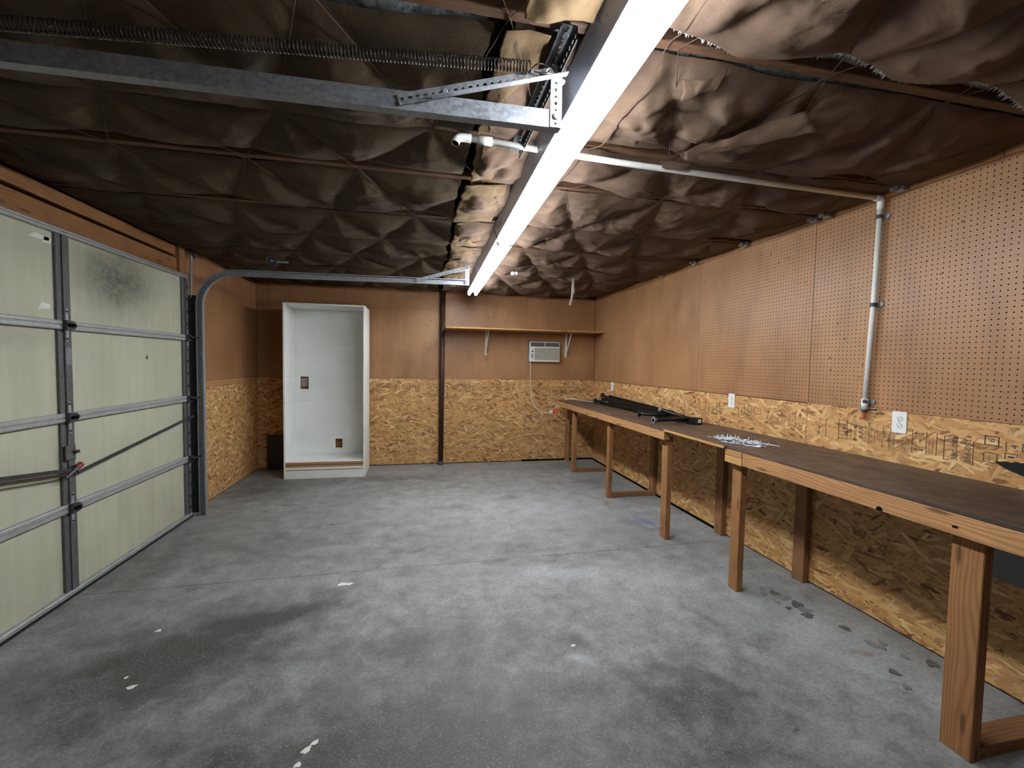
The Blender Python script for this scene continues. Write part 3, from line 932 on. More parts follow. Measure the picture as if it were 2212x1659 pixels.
# latch and lock bars
lk = emit('lock_plate', box(XD, XD + .010, 2.985, 3.055, 0.835, 0.925, bevel=.002), 'galvanised_dull', door)
emit('keeper', box(XD + .010, XD + .03, 3.03, 3.06, 0.87, 0.888, bevel=.003), 'steel_dark', lk)
part('release_label', (XD - .003, XD + .002, 2.99, 3.012, 0.85, 0.905), 'aged_white', lk)
part('release_label', (XD - .004, XD - .002, 3.02, 3.062, 1.40, 1.50), 'grey_plastic', door)
hd = emit('lock_handle', tube([(XD + .02, 2.955, .742), (XD + .03, 2.99, .765), (XD + .03, 3.04, .79)], .013, 8), 'steel_dark', door)
emit('handle_grip', tube([(XD + .028, 3.03, .785), (XD + .03, 3.062, .80)], .017, 8), 'red_paint', hd)
def flat_bar(p, q, hw, t, mat, nm):
    p, q = Vector(p), Vector(q)
    d = (q - p).normalized(); up = Vector((1, 0, 0)).cross(d).normalized()
    L = (q - p).length
    bm = prism([(0, -hw), (L, -hw), (L, hw), (0, hw)], t, lambda a, b, c: p + d * a + up * b + Vector((c, 0, 0)))
    return emit(nm, bm, mat, door)
flat_bar((XD + .022, 1.6, .975), (XD + .022, 3.02, .775), .011, .006, 'steel_dark', 'lock_bar')
flat_bar((XD + .03, 1.6, .945), (XD + .03, 2.99, .757), .006, .004, 'rusty_iron', 'lock_bar')
flat_bar((XD + .022, 3.04, .752), (XD + .022, 4.40, .930), .011, .006, 'steel_dark', 'lock_bar')
# paint scuffs on the panels
for (y, z, w_, h_) in ((2.90, 2.108, .07, .014), (2.95, 2.10, .03, .02), (2.92, 1.730, .04, .02)):
    bm = prism([(y - w_, z - h_), (y + w_ * .9, z - h_ * .7), (y + w_, z + h_ * .6), (y - w_ * .4, z + h_)], .001, lambda a, b, c: Vector((XD - .0285 + c, a, b)))
    emit('paint_scuff', bm, 'paint_white', door)
emit('panel_nick', prism([(3.82, 1.44), (3.84, 1.435), (3.838, 1.475)], .001, lambda a, b, c: Vector((XD - .0285 + c, a, b))), 'slot_black', door)

# ------------------------------------------------------------------ door tracks
def track(y, inward, xend, label):
    """C-channel that rises beside the door, bends and runs back under the ceiling; inward = +1/-1 opening direction along Y"""
    t = thing('door_track', (XD + .08, y, 0), label, 'door track', 'garage door tracks')
    xv = XD + .075
    R = 0.30
    zt0, zt1 = 2.235, 2.262            # centre height at the bend and at the hanger
    hw, dp, th = .0285, .034, .0022
    prof = [(0, -hw), (dp, -hw), (dp, -hw + .008), (dp - th, -hw + .008), (dp - th, -hw + th), (th, -hw + th), (th, hw - th), (dp - th, hw - th), (dp - th, hw - .008), (dp, hw - .008), (dp, hw), (0, hw)]
    def sweep(path):
        bm = bmesh.new()
        rings = []
        for i, (x, z) in enumerate(path):
            a = path[max(0, i - 1)]; b = path[min(len(path) - 1, i + 1)]
            d = Vector((b[0] - a[0], 0, b[1] - a[1])).normalized()
            nrm = Vector((-d.z, 0, d.x))
            rings.append([bm.verts.new(Vector((x, y + inward * (-p + dp / 2), z)) + nrm * q) for p, q in prof])
        n = len(prof)
        for r0, r1 in zip(rings, rings[1:]):
            for k in range(n): bm.faces.new((r0[k], r0[(k + 1) % n], r1[(k + 1) % n], r1[k]))
        bm.faces.new(rings[0][::-1]); bm.faces.new(rings[-1])
        return bm
    emit('vertical_rail', sweep([(xv, 0.004), (xv, 1.0), (xv, zt0 - R)]), 'galvanised', t)
    curve = [(xv + R - R * math.cos(a), zt0 - R + R * math.sin(a)) for a in [PI / 2 * k / 12 for k in range(13)]]
    emit('curved_rail', sweep(curve), 'galvanised', t)
    emit('horizontal_rail', sweep([(xv + R, zt0), ((xv + R + xend) / 2, (zt0 + zt1) / 2), (xend, zt1)]), 'galvanised', t)
    # wall angle behind the vertical rail
    yo = y + inward * .024
    bm = box(XD - .055, xv + .012, min(yo, yo + inward * .004), max(yo, yo + inward * .004), 0.02, 2.02)
    emit('wall_angle', bm, 'steel_dark', t)
    for z in (.16, .55, 1.0, 1.45, 1.85):
        emit('bolt', tube([(xv - .005, y + inward * .012, z), (xv - .005, y - inward * .004, z)], .006, 8), 'galvanised', t)
    # hanger, brace
    yh = y - .022
    fnv = lambda a, b, c: Vector((xend - .018 + b, yh + c, zt1 - .03 + a))
    bm = perforated(ZC - zt1 + .03, .036, .022, fnv)
    box(xend, xend + .003, yh, yh + .03, zt1 - .03, ZC, bm)
    emit('hanger_strap', bm, 'galvanised', t)
    p0, p1 = Vector((xend - .52, yh - .004, zt1 - .012)), Vector((xend + .012, yh - .004, ZC - .035))
    dd = (p1 - p0).normalized(); uu = Vector((-dd.z, 0, dd.x))
    bm = perforated((p1 - p0).length, .034, .024, lambda a, b, c: p0 + dd * a + uu * b + Vector((0, c, 0)))
    L = (p1 - p0).length
    prism([(0.10, -.017), (L, -.017), (L, -.0145), (0.10, -.0145)], .022, lambda a, b, c: p0 + dd * a + uu * b + Vector((0, -c, 0)), bm)
    emit('brace_strap', bm, 'galvanised', t)
    for (x, z) in ((xend - .018, zt1 + .005), (xend - .015, ZC - .04), (xend - .38, zt1 + .03)):
        emit('bolt', tube([(x, yh - .002, z), (x, yh - .008, z), (x, yh - .011, z)], .01, 10, radii=[.011, .011, .006]), 'galvanised_rail', t)
    return t
track(4.43, 1, 0.462, 'galvanized door track curving up beside the brown wall stub')
track(1.43, -1, 0.445, 'galvanized door track overhead, nearest, below the long coil spring')

# dark slotted angle bolted across the joists
an = thing('slotted_angle', (0.43, 1.6, ZC - .03), 'dark slotted steel angle bolted under the joists beside the light', 'angle iron')
ya, yb_ = 1.235, 2.00
bm = perforated(yb_ - ya, .046, .026, lambda a, b, c: Vector((0.412 + b, ya + a, ZC - .020 + c)))
emit('flange', bm, 'steel_dark', an)
bm = perforated(yb_ - ya, .038, .026, lambda a, b, c: Vector((0.436 + c, ya + a, ZC - .039 + b)), slot=True)
emit('flange', bm, 'steel_dark', an)
emit('bolt', tube([(.412, 1.272, ZC), (.412, 1.272, ZC - .021), (.412, 1.272, ZC - .027)], .010, 8), 'galvanised', an)

# extension spring
def spring():
    A, B = Vector((0.335, 1.385, 2.396)), Vector((-1.62, 1.385, 2.252))
    t = thing('extension_spring', tuple(A), 'long steel coil spring stretched along the nearest door track', 'spring')
    d = (B - A); L = d.length; d.normalize()
    u, v = frame_of(d)
    turns = int(L / .0105)
    pts = []
    for i in range(turns * 10 + 1):
        a = 2 * PI * i / 10
        pts.append(A + d * (L * i / (turns * 10)) + (u * math.cos(a) + v * math.sin(a)) * .0168)
    emit('coil', tube(pts, .0022, 5), 'spring_steel', t, smooth=True)
    emit('end_hook', tube(spline([A + u * .0168, A + Vector((.02, 0, .012)), A + Vector((.045, 0, .014)), A + Vector((.06, 0, .0)), A + Vector((.045, 0, -.014)), A + Vector((.01, 0, -.012))]), .0025, 6), 'spring_steel', t, smooth=True)
    e = emit('eye_bolt', tube(spline([A + Vector((.06, 0, .006)), A + Vector((.05, 0.004, -.008)), A + Vector((.065, .008, -.006)), A + Vector((.085, .02, -.004)), A + Vector((.118, .034, -.008))]), .004, 8), 'galvanised_rail', t, smooth=True)
    emit('nut', tube([A + Vector((.112, .032, -.007)), A + Vector((.122, .036, -.008))], .009, 6), 'galvanised_rail', t)
    return t
spring()

def pulley(c, axis, r, label, strap=None):
    t = thing('pulley', c, label, 'pulley', 'door cable pulleys')
    c = Vector(c); ax = Vector(axis).normalized()
    u, v = frame_of(ax)
    n = 20
    bm = bmesh.new()
    rings = []
    for (rr, h) in ((r * .25, -.008), (r * .8, -.008), (r, -.012), (r, -.008), (r * .82, 0), (r, .008), (r, .012), (r * .8, .008), (r * .25, .008)):
        rings.append([bm.verts.new(c + ax * h + (u * math.cos(2 * PI * k / n) + v * math.sin(2 * PI * k / n)) * rr) for k in range(n)])
    for a, b in zip(rings, rings[1:] + rings[:1]):
        for k in range(n): bm.faces.new((a[k], a[(k + 1) % n], b[(k + 1) % n], b[k]))
    emit('sheave', bm, 'steel_dark', t)
    emit('axle', tube([c - ax * .018, c + ax * .018], r * .22, 10), 'galvanised', t)
    if strap:
        p, q = Vector(strap[0]), Vector(strap[1])
        emit('strap', tube([p, q], .010, 6), 'galvanised', t)
    return t
pulley((-1.36, 4.40, 2.356), (0, 1, 0), .045, 'cable pulley hanging above the curved far track', ((-1.36, 4.40, 2.356), (-1.22, 4.40, 2.352)))
pulley((-2.045, 4.50, 2.392), (1, 0.3, 0), .036, 'cable pulley bolted to the stud at the door corner', ((-2.05, 4.475, 2.39), (-2.05, 4.46, 2.0)))

# ------------------------------------------------------------------ fluorescent strips
def strip(y0, y1, xa, xb, label):
    """y0 near end, y1 far end; centre x runs from xa to xb"""
    t = thing('fluorescent_light', ((xa + xb) / 2, (y0 + y1) / 2, 2.36), label, 'light fixture', 'fluorescent strip lights')
    L = y1 - y0
    fx = lambda a, b, c: Vector((xa + (xb - xa) * (c / L) + a, y0 + c, b))
    prof = [(-.064, 2.352), (.064, 2.352), (.088, 2.444), (-.088, 2.444)]
    emit('housing', prism(prof, L, fx), 'housing_shaded_white', t)
    for s in (-.042, .042):
        tb = emit('tube', tube([fx(s, 2.332, .022), fx(s, 2.332, L - .022)], .019, 16), 'tube_glow', t, smooth=True)
        for c0, c1 in ((.008, .024), (L - .024, L - .008)):
            emit('tube_cap', tube([fx(s, 2.332, c0), fx(s, 2.332, c1)], .0196, 14), 'galvanised_dull', tb)
        for c in (0.0, L - .010):
            bm = prism([(s - .013, 2.315), (s + .013, 2.315), (s + .016, 2.335), (s + .018, 2.353), (s - .018, 2.353), (s - .016, 2.335)], .010, lambda a, b, k: fx(a, b, c + k))
            emit('lamp_holder', bm, 'white_plastic', t)
    return t
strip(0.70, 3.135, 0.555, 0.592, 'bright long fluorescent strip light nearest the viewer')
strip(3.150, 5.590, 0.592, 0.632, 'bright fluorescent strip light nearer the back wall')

# ------------------------------------------------------------------ air line
pv = thing('air_pipe', (XR - .03, 2.02, 1.16), 'white plastic air pipe crossing the ceiling and down the pegboard', 'pipe')
pz = 2.405
emit('horizontal_pipe', tube([(0.165, 1.885, pz), (0.9, 1.93, pz - .004), (1.6, 1.965, pz + .002), (2.53, 2.015, 2.418)], .0135, 12), 'pvc_white', pv, smooth=True)
emit('drop_pipe', tube([(2.545, 2.018, 2.40), (2.548, 2.03, 1.8), (2.548, 2.047, 1.235)], .0135, 12), 'pvc_white', pv, smooth=True)
emit('elbow', tube(spline([(2.50, 2.013, 2.418), (2.535, 2.016, 2.416), (2.545, 2.018, 2.40), (2.546, 2.02, 2.36)], 5), .0175, 12), 'pvc_white', pv, smooth=True)
e = emit('elbow', tube(spline([(0.20, 1.888, pz), (0.16, 1.885, pz), (0.140, 1.880, pz - .012), (0.132, 1.875, pz - .035)], 5), .018, 12, caps=False), 'pvc_white', pv, smooth=True)
emit('bore', tube([(0.134, 1.876, pz - .030), (0.132, 1.875, pz - .034)], .0135, 12), 'slot_black', e)
emit('coupling', tube([(0.23, 1.889, pz), (0.29, 1.893, pz)], .0175, 12), 'pvc_white', pv, smooth=True)
emit('coupling', tube([(2.548, 2.047, 1.275), (2.548, 2.048, 1.215)], .018, 12), 'pvc_white', pv, smooth=True)
cp = emit('cap', tube([(2.548, 2.048, 1.216), (2.548, 2.048, 1.196)], .014, 10), 'band_grey', pv)
emit('nozzle', tube([(2.548, 2.048, 1.197), (2.549, 2.05, 1.160)], .010, 10), 'brass_orange', pv)
for (y, z) in ((2.021, 2.318), (2.030, 1.822), (2.046, 1.262)):
    b = emit('pipe_strap', tube([(2.5465, y, z - .011), (2.5465, y, z + .011)], .0165, 12, caps=False), 'band_grey', pv)
    emit('strap_ear', prism([(-.034, -.012), (-.040, 0), (-.034, .012), (.016, .012), (.016, -.012)], .004, lambda a, bb, c: Vector((XR - .006 + c, y + a, z + bb))), 'galvanised', b)
emit('shutoff_rod', tube([(2.562, 2.10, 1.222), (2.562, 1.995, 1.222)], .004, 6), 'galvanised', pv)

# ------------------------------------------------------------------ iron post
po = thing('support_post', (.282, 6.125, 0), 'rusty brown iron pipe post standing against the back wall', 'post')
emit('shaft', tube([(.274, 6.125, .05), (.288, 6.125, 2.45)], .033, 18), 'rusty_iron', po, smooth=True)
emit('foot', tube([(.274, 6.125, 0), (.274, 6.125, .045), (.274, 6.125, .055)], .04, 16, radii=[.040, .040, .034]), 'galvanised_dull', po, smooth=False)

# ------------------------------------------------------------------ wall shelf
sh = thing('wall_shelf', (1.45, YB, 1.55), 'long wooden wall shelf on two white brackets above the air conditioner', 'shelf')
part('shelf_board', (0.322, XR - .003, 5.835, YB - .004, 1.908, 1.928), 'shelf_wood', sh, 'x', .002)
for x in (.905, 2.115):
    b = emit('bracket', box(x - .014, x + .014, YB - .008, YB - .001, 1.560, 1.907, bevel=.002), 'aged_white', sh)
    emit('bracket_arm', box(x - .012, x + .012, 5.93, YB - .002, 1.898, 1.907), 'aged_white', b)
    emit('bracket_strut', prism([(5.95, 1.896), (5.965, 1.896), (YB - .006, 1.60), (YB - .02, 1.585)], .012, lambda a, bb, c: Vector((x - .006 + c, a, bb))), 'aged_white', b)
    for z in (1.585, 1.72, 1.86): emit('screw', tube([(x, YB - .008, z), (x, YB - .011, z)], .005, 8), 'galvanised', b)

# ------------------------------------------------------------------ air conditioner
ac = thing('air_conditioner', (1.775, YB, 1.475), 'small off-white through-wall air conditioner with a long cord', 'air conditioner')
x0, x1, z0, z1 = 1.545, 2.005, 1.478, 1.776
yf = YB - .055
emit('body', box(x0, x1, yf, YB - .001, z0, z1, bevel=.006), 'aged_white', ac)
emit('wall_gap', box(x0 - .010, x1 + .012, YB - .006, YB - .001, z0 - .008, z1 + .010), 'ac_dark', ac)
v = emit('air_outlet', box(x0 + .014, x1 - .014, yf - .003, yf + .01, z1 - .072, z1 - .014, bevel=.003), 'ac_dark', ac)
for k in range(15):
    x = x0 + .04 + k * .027
    s = .012 if k < 8 else .022
    emit('louvre', prism([(x, z1 - .066), (x + .004, z1 - .066), (x + s + .004, z1 - .020), (x + s, z1 - .020)], .004, lambda a, b, c: Vector((a, yf - .005 + c, b))), 'grey_plastic', v)
emit('louvre_bar', box(x0 + .225, x0 + .235, yf - .006, yf, z1 - .074, z1 - .012), 'aged_white', v)
gr_ = emit('intake_grille', box(x0 + .075, x1 - .014, yf - .002, yf + .01, z0 + .030, z1 - .092), 'ac_dark', ac)
nsl = 22
for k in range(nsl):
    z = z0 + .034 + (z1 - .096 - z0 - .034) * k / (nsl - 1)
    emit('grille_slat', box(x0 + .077, x1 - .016, yf - .006, yf - .001, z - .0028, z + .0028), 'ac_grille', gr_)
cpn = emit('control_panel', box(x0 + .012, x0 + .064, yf - .003, yf + .01, z0 + .035, z1 - .11), 'ac_panel', ac)
emit('knob', tube([(x0 + .040, yf - .003, z1 - .145), (x0 + .040, yf - .014, z1 - .145)], .010, 12), 'slot_black', cpn)
emit('button_strip', box(x0 + .022, x0 + .052, yf - .005, yf - .002, z0 + .06, z0 + .115), 'grey_plastic', cpn)
cord = [(1.555, 6.13, 1.48), (1.560, 6.12, 1.36), (1.562, 6.12, 1.15), (1.585, 6.10, 0.92), (1.655, 6.05, 0.785), (1.76, 6.0, 0.745), (1.83, 5.98, 0.755), (1.885, 5.97, 0.80), (1.945, 5.96, 0.865), (2.02, 5.93, 0.93), (2.09, 5.88, .955), (2.20, 5.75, .945), (2.33, 5.55, 0.942)]
pc = emit('power_cord', tube(spline(cord, 6), .0048, 8), 'aged_white', ac, smooth=True)
emit('inline_plug', box(1.815, 1.865, 5.955, 5.99, .735, .782, bevel=.006), 'white_plastic', pc)
tgp = [(1.845, .765), (1.885, .725), (1.935, .768), (1.932, .782), (1.89, .815)]
emit('warning_tag', prism(tgp, .002, lambda a, b, c: Vector((a, 5.952 + c, b))), 'tag_red', pc)
emit('tag_print', prism([(1.888, .757), (1.915, .772), (1.908, .786), (1.900, .780), (1.905, .773), (1.886, .764)], .0006, lambda a, b, c: Vector((a, 5.9512 + c, b))), 'paint_white', pc)

# ------------------------------------------------------------------ ceiling bits
sk = thing('wire_connector', (.93, 4.46, 2.40), 'small white lamp-cord connector dangling from a ceiling joist', 'connector')
emit('socket_block', box(.905, .940, 4.44, 4.475, 2.372, 2.402, bevel=.005), 'white_plastic', sk)
emit('socket_block', box(.950, .975, 4.44, 4.47, 2.375, 2.405, bevel=.004), 'white_plastic', sk)
emit('lead', tube(spline([(.92, 4.458, 2.40), (.918, 4.46, 2.43), (.915, 4.47, 2.47)]), .003, 6), 'aged_white', sk)
emit('lead', tube(spline([(.945, 4.458, 2.398), (.95, 4.46, 2.43), (.952, 4.47, 2.47)]), .003, 6), 'aged_white', sk)
n = 15
us = np.linspace(0, 1, n)[:, None] + np.zeros((1, 5)); vs = np.linspace(-1, 1, 5)[None, :] + 0 * us
wd = np.interp(us[:, 0], [0, .1, .45, .62, .64, 1.0], [.002, .010, .022, .022, .014, .014])[:, None]
X = 1.62 + vs * wd - .03 * us + .012 * np.sin(us * 3) + (us < .63) * .006
Yg = 4.55 + .012 * np.sin(us * 7) + .006 * vs
Zg = 2.425 - us * .325
hs = emit('paper_streamer', grid_mesh('paper_streamer', X, Yg, Zg), 'paint_white', None, smooth=True, origin=(1.62, 4.55, 2.14))
s = hs.modifiers.new('thickness', 'SOLIDIFY'); s.thickness = .0012
tag(hs, 'narrow white paper streamer hanging from the ceiling near the back wall', 'paper')

# ------------------------------------------------------------------ white bookcase
bx0, bx1, by0, by1, bz = -1.625, -0.690, 5.612, 6.09, 2.132
bc = thing('bookcase', ((bx0 + bx1) / 2, by0, 0), 'tall empty white bookcase with cut-outs in its back panel', 'bookcase')
pt = .019
part('side_panel', (bx0, bx0 + pt, by0, by1, 0, bz), 'bookcase_paint', bc, bevel=.0015)
part('side_panel', (bx1 - pt, bx1, by0, by1, 0, bz), 'bookcase_paint', bc, bevel=.0015)
part('top_panel', (bx0 + pt, bx1 - pt, by0, by1, bz - pt, bz), 'bookcase_paint', bc, bevel=.0015)
part('bottom_shelf', (bx0 + pt, bx1 - pt, by0 + .002, by1 - .008, .199, .210), 'bookcase_paint', bc)
py_ = emit('plywood_edge', box(bx0 + pt, bx1 - pt, by0 + .002, by0 + .03, .143, .199), 'fir_old', bc, uv='x')
for z in (.156, .184): emit('ply_layer', box(bx0 + pt, bx1 - pt, by0 - .0015, by0 + .004, z - .006, z + .006), 'fir_pale', py_, uv='x')
part('face_rail', (bx0 + pt, bx1 - pt, by0 + .001, by0 + .02, .109, .142), 'bookcase_paint', bc, bevel=.001)
part('kick_board', (bx0 + pt + .001, bx1 - pt - .001, by0 + .002, by0 + .02, 0.0, .100), 'bookcase_paint', bc, bevel=.001)
part('bearer', (bx0 + pt, bx1 - pt, by1 - .04, by1 - .01, 0.0, .198), 'bookcase_paint', bc)
# back panel with two cut-outs
def holed(xa, xb, za, zb, holes, y0, y1):
    xsn = sorted({xa, xb, *[h[0] for h in holes], *[h[1] for h in holes]})
    zsn = sorted({za, zb, *[h[2] for h in holes], *[h[3] for h in holes]})
    bm = bmesh.new()
    for a, b in zip(xsn, xsn[1:]):
        for c, d in zip(zsn, zsn[1:]):
            mx, mz = (a + b) / 2, (c + d) / 2
            if any(h[0] < mx < h[1] and h[2] < mz < h[3] for h in holes): continue
            box(a, b, y0, y1, c, d, bm)
    bmesh.ops.remove_doubles(bm, verts=bm.verts, dist=1e-5)
    # drop faces shared by two blocks
    seen = {}
    for f in list(bm.faces):
        k = tuple(sorted(round(x, 4) for v_ in f.verts for x in v_.co))
        seen.setdefault(frozenset(v_.index for v_ in f.verts), []).append(f)
    bm.verts.index_update()
    for fs in seen.values():
        if len(fs) > 1: bmesh.ops.delete(bm, geom=fs, context='FACES_ONLY')
    return bm
holes = [(-1.549, -1.451, 1.071, 1.233), (-1.121, -1.034, 0.285, 0.406)]
emit('back_panel', holed(bx0 + pt, bx1 - pt, .21, bz - pt, holes, by1 - .008, by1), 'bookcase_paint', bc)

# black board behind the bookcase
bb = emit('black_board', box(-1.975, -1.50, 6.135, 6.165, 0.0, .462, bevel=.004), 'black_paint', None, origin=(-1.74, 6.15, 0))
tag(bb, 'black square board leaning in the dark corner behind the bookcase', 'board')

# ------------------------------------------------------------------ outlets
def outlet(c, nrm, along, label):
    c, nrm, al = Vector(c), Vector(nrm), Vector(along)
    t = thing('wall_outlet', tuple(c), label, 'outlet', 'duplex wall outlets')
    up = Vector((0, 0, 1))
    f = lambda a, b, k: c + al * a + up * b + nrm * k
    w2, h2 = .037, .059
    poly = [(-w2 + .004, -h2), (w2 - .004, -h2), (w2, -h2 + .004), (w2, h2 - .004), (w2 - .004, h2), (-w2 + .004, h2), (-w2, h2 - .004), (-w2, -h2 + .004)]
    emit('cover_plate', prism(poly, .006, f), 'white_plastic', t)
    for s in (-1, 1):
        q = [(.017 * math.cos(2 * PI * k / 20), s * .0195 + max(-.0125, min(.0125, .016 * math.sin(2 * PI * k / 20)))) for k in range(20)]
        r = emit('receptacle', prism(q, .0085, f), 'white_plastic', t)
        ring = [(a * 1.08, s * .0195 + (b - s * .0195) * 1.10) for a, b in q]
        emit('receptacle_gap', prism(ring, .0063, f), 'grey_plastic', r)
        for (a, b, ww, hh) in ((-.0065, .003, .0013, .0045), (.0065, .003, .0013, .0038), (0, -.0075, .0026, .0026)):
            emit('slot', prism([(a - ww, s * .0195 + b - hh), (a + ww, s * .0195 + b - hh), (a + ww, s * .0195 + b + hh), (a - ww, s * .0195 + b + hh)], .0089, f), 'slot_black', r)
    emit('screw', tube([f(0, 0, .006), f(0, 0, .0075)], .0035, 8), 'galvanised', t)
outlet((XR, 1.872, 1.162), (-1, 0, 0), (0, -1, 0), 'white duplex outlet plate just below the pipe end on the right wall')
outlet((XR, 3.185, 1.166), (-1, 0, 0), (0, -1, 0), 'white duplex outlet plate above the pile of hooks')
outlet((XR, 5.528, 1.155), (-1, 0, 0), (0, -1, 0), 'white duplex outlet plate near the far corner of the bench wall')
outlet((-1.524, YB, 1.158), (0, -1, 0), (1, 0, 0), 'white duplex outlet seen through the cut-out of the bookcase')

# ------------------------------------------------------------------ workbench
wk = thing('workbench', (2.25, 2.9, 0), 'long wooden workbench with a dark plywood top along the right wall', 'workbench')
part('bench_top', (1.936, XR - .004, 2.445, 5.965, .918, .936), 'bench_ply', wk, 'y', .001)
part('bench_top', (1.950, XR - .004, YF + .02, 2.442, .918, .936), 'bench_ply', wk, 'y', .001)
part('top_edge', (1.932, 1.936, 2.45, 3.165, .919, .9355), 'fir_pale', wk, 'y')
part('front_board', (1.955, 1.993, 3.167, 5.965, .845, .9175), 'fir', wk, 'y', .002)
part('front_board', (1.938, 1.955, 3.167, 5.965, .845, .9175), 'fir', wk, 'y', .002)
part('front_board', (1.950, 1.993, YF + .02, 2.303, .836, .9175), 'fir', wk, 'y', .003)
part('end_block', (1.948, 1.99, 2.306, 2.457, .833, .879), 'fir_pale', wk, 'y', .002)
part('end_block', (1.948, 1.99, 2.306, 2.457, .881, .9175), 'fir', wk, 'y', .002)
emit('bolt_hole', prism([(1.465, .838), (1.493, .838), (1.49, .852), (1.479, .857), (1.468, .852)], .0012, lambda a, b, c: Vector((1.9500 - c, a, b))), 'slot_black', wk)
emit('bolt_hole', prism([(1.198, .866), (1.216, .864), (1.218, .872), (1.20, .874)], .0012, lambda a, b, c: Vector((1.9500 - c, a, b))), 'slot_black', wk)
for (ya, yb2, top) in ((5.435, 5.51, .845), (4.325, 4.385, .845), (3.195, 3.28, .9175), (2.357, 2.436, .833), (1.143, 1.243, .836), (-.2, -.11, .836)):
    part('leg', (1.994, 2.040, ya, yb2, 0, top if top > .9 else .9175), 'fir_leg', wk, 'z', .003)
part('leg', (2.125, 2.165, 6.08, 6.17, 0, .9175), 'fir_leg', wk, 'z', .003)
for (ya, yb2) in ((4.32, 4.40), (3.195, 3.285), (2.38, 2.47)):
    part('leg', (2.525, XR - .003, ya, yb2, 0, .9175), 'fir_old', wk, 'z', .003)
for (ya, yb2, hh) in ((5.44, 5.48, .05), (4.33, 4.37, .055), (1.15, 1.238, .045)):
    part('foot_rail', (2.041, 2.525 if ya < 5 else XR - .003, ya, yb2, 0.0, hh), 'fir_old', wk, 'x', .003)
part('cleat', (2.54, XR - .003, YF + .02, 5.96, .845, .9175), 'fir_old', wk, 'y')
part('bar_code_sticker', (2.0, 2.035, 3.1935, 3.195, .868, .905), 'white_plastic', wk)

# ------------------------------------------------------------------ grey panel, black patch, stamps
gp = emit('grey_panel', box(XR - .028, XR - .001, 0.45, 1.462, .512, .84, bevel=.003), 'grey_board', None, origin=(XR - .015, .95, .512))
tag(gp, 'flat grey panel fixed to the wall under the workbench', 'panel')

sheetR = OSB_R[1]
poly = []
outl = [(1.462, 1.043), (1.447, 1.040), (1.425, 1.047), (1.405, 1.045), (1.392, 1.052), (1.375, 1.050), (1.36, 1.054), (1.33, 1.05), (1.30, 1.04), (1.285, 1.02), (1.31, .998), (1.345, .992), (1.375, .998), (1.40, 1.006), (1.425, 1.014), (1.445, 1.026), (1.458, 1.035)]
emit('black_patch', prism(outl, .003, lambda a, b, c: Vector((XR - c, a, b))), 'black_paint', sheetR)

def RW(y, z, k=.0006): return Vector((XR - k, y, z))
class Stamp:
    def __init__(s): s.bm = bmesh.new()
    def rect(s, ya, yb, za, zb): prism([(ya, za), (yb, za), (yb, zb), (ya, zb)], .0004, lambda a, b, c: RW(a, b, .0004 + c), s.bm)
    def frame(s, ya, yb, za, zb, t=.0025):
        s.rect(ya, ya + t, za, zb); s.rect(yb - t, yb, za, zb); s.rect(ya + t, yb - t, za, za + t); s.rect(ya + t, yb - t, zb - t, zb)
    def text(s, body, y, z, size): text_mesh(body, size, lambda a, b: RW(y + b, z + a), s.bm)      # reads upward
    def arrow(s, ya, yb, z):
        s.rect(ya + .008, yb - .008, z - .0012, z + .0012)
        for tip, dr in ((ya, 1), (yb, -1)):
            prism([(tip, z), (tip + dr * .012, z - .005), (tip + dr * .012, z + .005)], .0004, lambda a, b, c: RW(a, b, .0004 + c), s.bm)
    def done(s, mat, parent): return emit('printed_stamp', s.bm, mat, parent)
def junk(s, y, z0, z1, size, seed):
    r = random.Random(seed)
    words = ['RATED SHEATHING', '24/16 7/16 INCH', 'SIZED FOR SPACING', 'EXPOSURE 1', 'THIS SIDE DOWN', 'PANEL STRENGTH AXIS', 'STRENGTH', '15/32', 'PRP-108', 'HUD-UM-40']
    body = ''
    while len(body) * size * .62 < (z1 - z0): body += r.choice(words) + ' '
    body = body[:max(3, int((z1 - z0) / (size * .62)))]
    s.text(body, y, z0, size)
S = Stamp()
S.rect(2.358, 2.361, 1.018, 1.077); S.rect(2.361, 2.374, 1.074, 1.077); S.rect(2.361, 2.374, 1.018, 1.021); S.rect(2.352, 2.355, 1.092, 1.128)
S.rect(2.309, 2.312, 1.01, 1.127); S.rect(2.295, 2.309, 1.124, 1.127)
S.rect(2.221, 2.2245, 1.012, 1.137); S.rect(2.166, 2.169, 1.012, 1.137)
for k in range(6): S.rect(2.169, 2.221, 1.016 + k * .0225, 1.0185 + k * .0225)
for y in (2.112, 2.1205, 2.030, 2.038): S.rect(y, y + .002, 1.012, 1.137)
S.text('APA', 2.066, 1.035, .040)
S.rect(1.955, 1.9575, 1.08, 1.13); S.rect(1.957, 1.9595, 1.008, 1.06)
S.rect(1.915, 1.917, 1.008, 1.125); S.rect(1.922, 1.924, 1.008, 1.09)
S.rect(1.8045, 1.807, 1.008, 1.13); S.rect(1.7385, 1.741, 1.012, 1.131); S.rect(1.693, 1.6955, 1.014, 1.132)
S.arrow(1.748, 1.798, 1.115); S.arrow(1.748, 1.798, 1.03)
S.rect(1.660, 1.663, 1.004, 1.125); S.rect(1.632, 1.660, 1.122, 1.125); S.rect(1.575, 1.62, 1.120, 1.123); S.rect(1.636, 1.660, 1.004, 1.007)
S.text('380-081', 1.604, 1.008, .036); S.text('386-0811', 1.553, 1.005, .036)
S.rect(1.543, 1.5455, 1.0, 1.115)
S.frame(1.452, 1.505, 1.108, 1.153, .004); S.text('6', 1.468, 1.123, .034)
S.frame(1.455, 1.506, 1.028, 1.074, .0025)
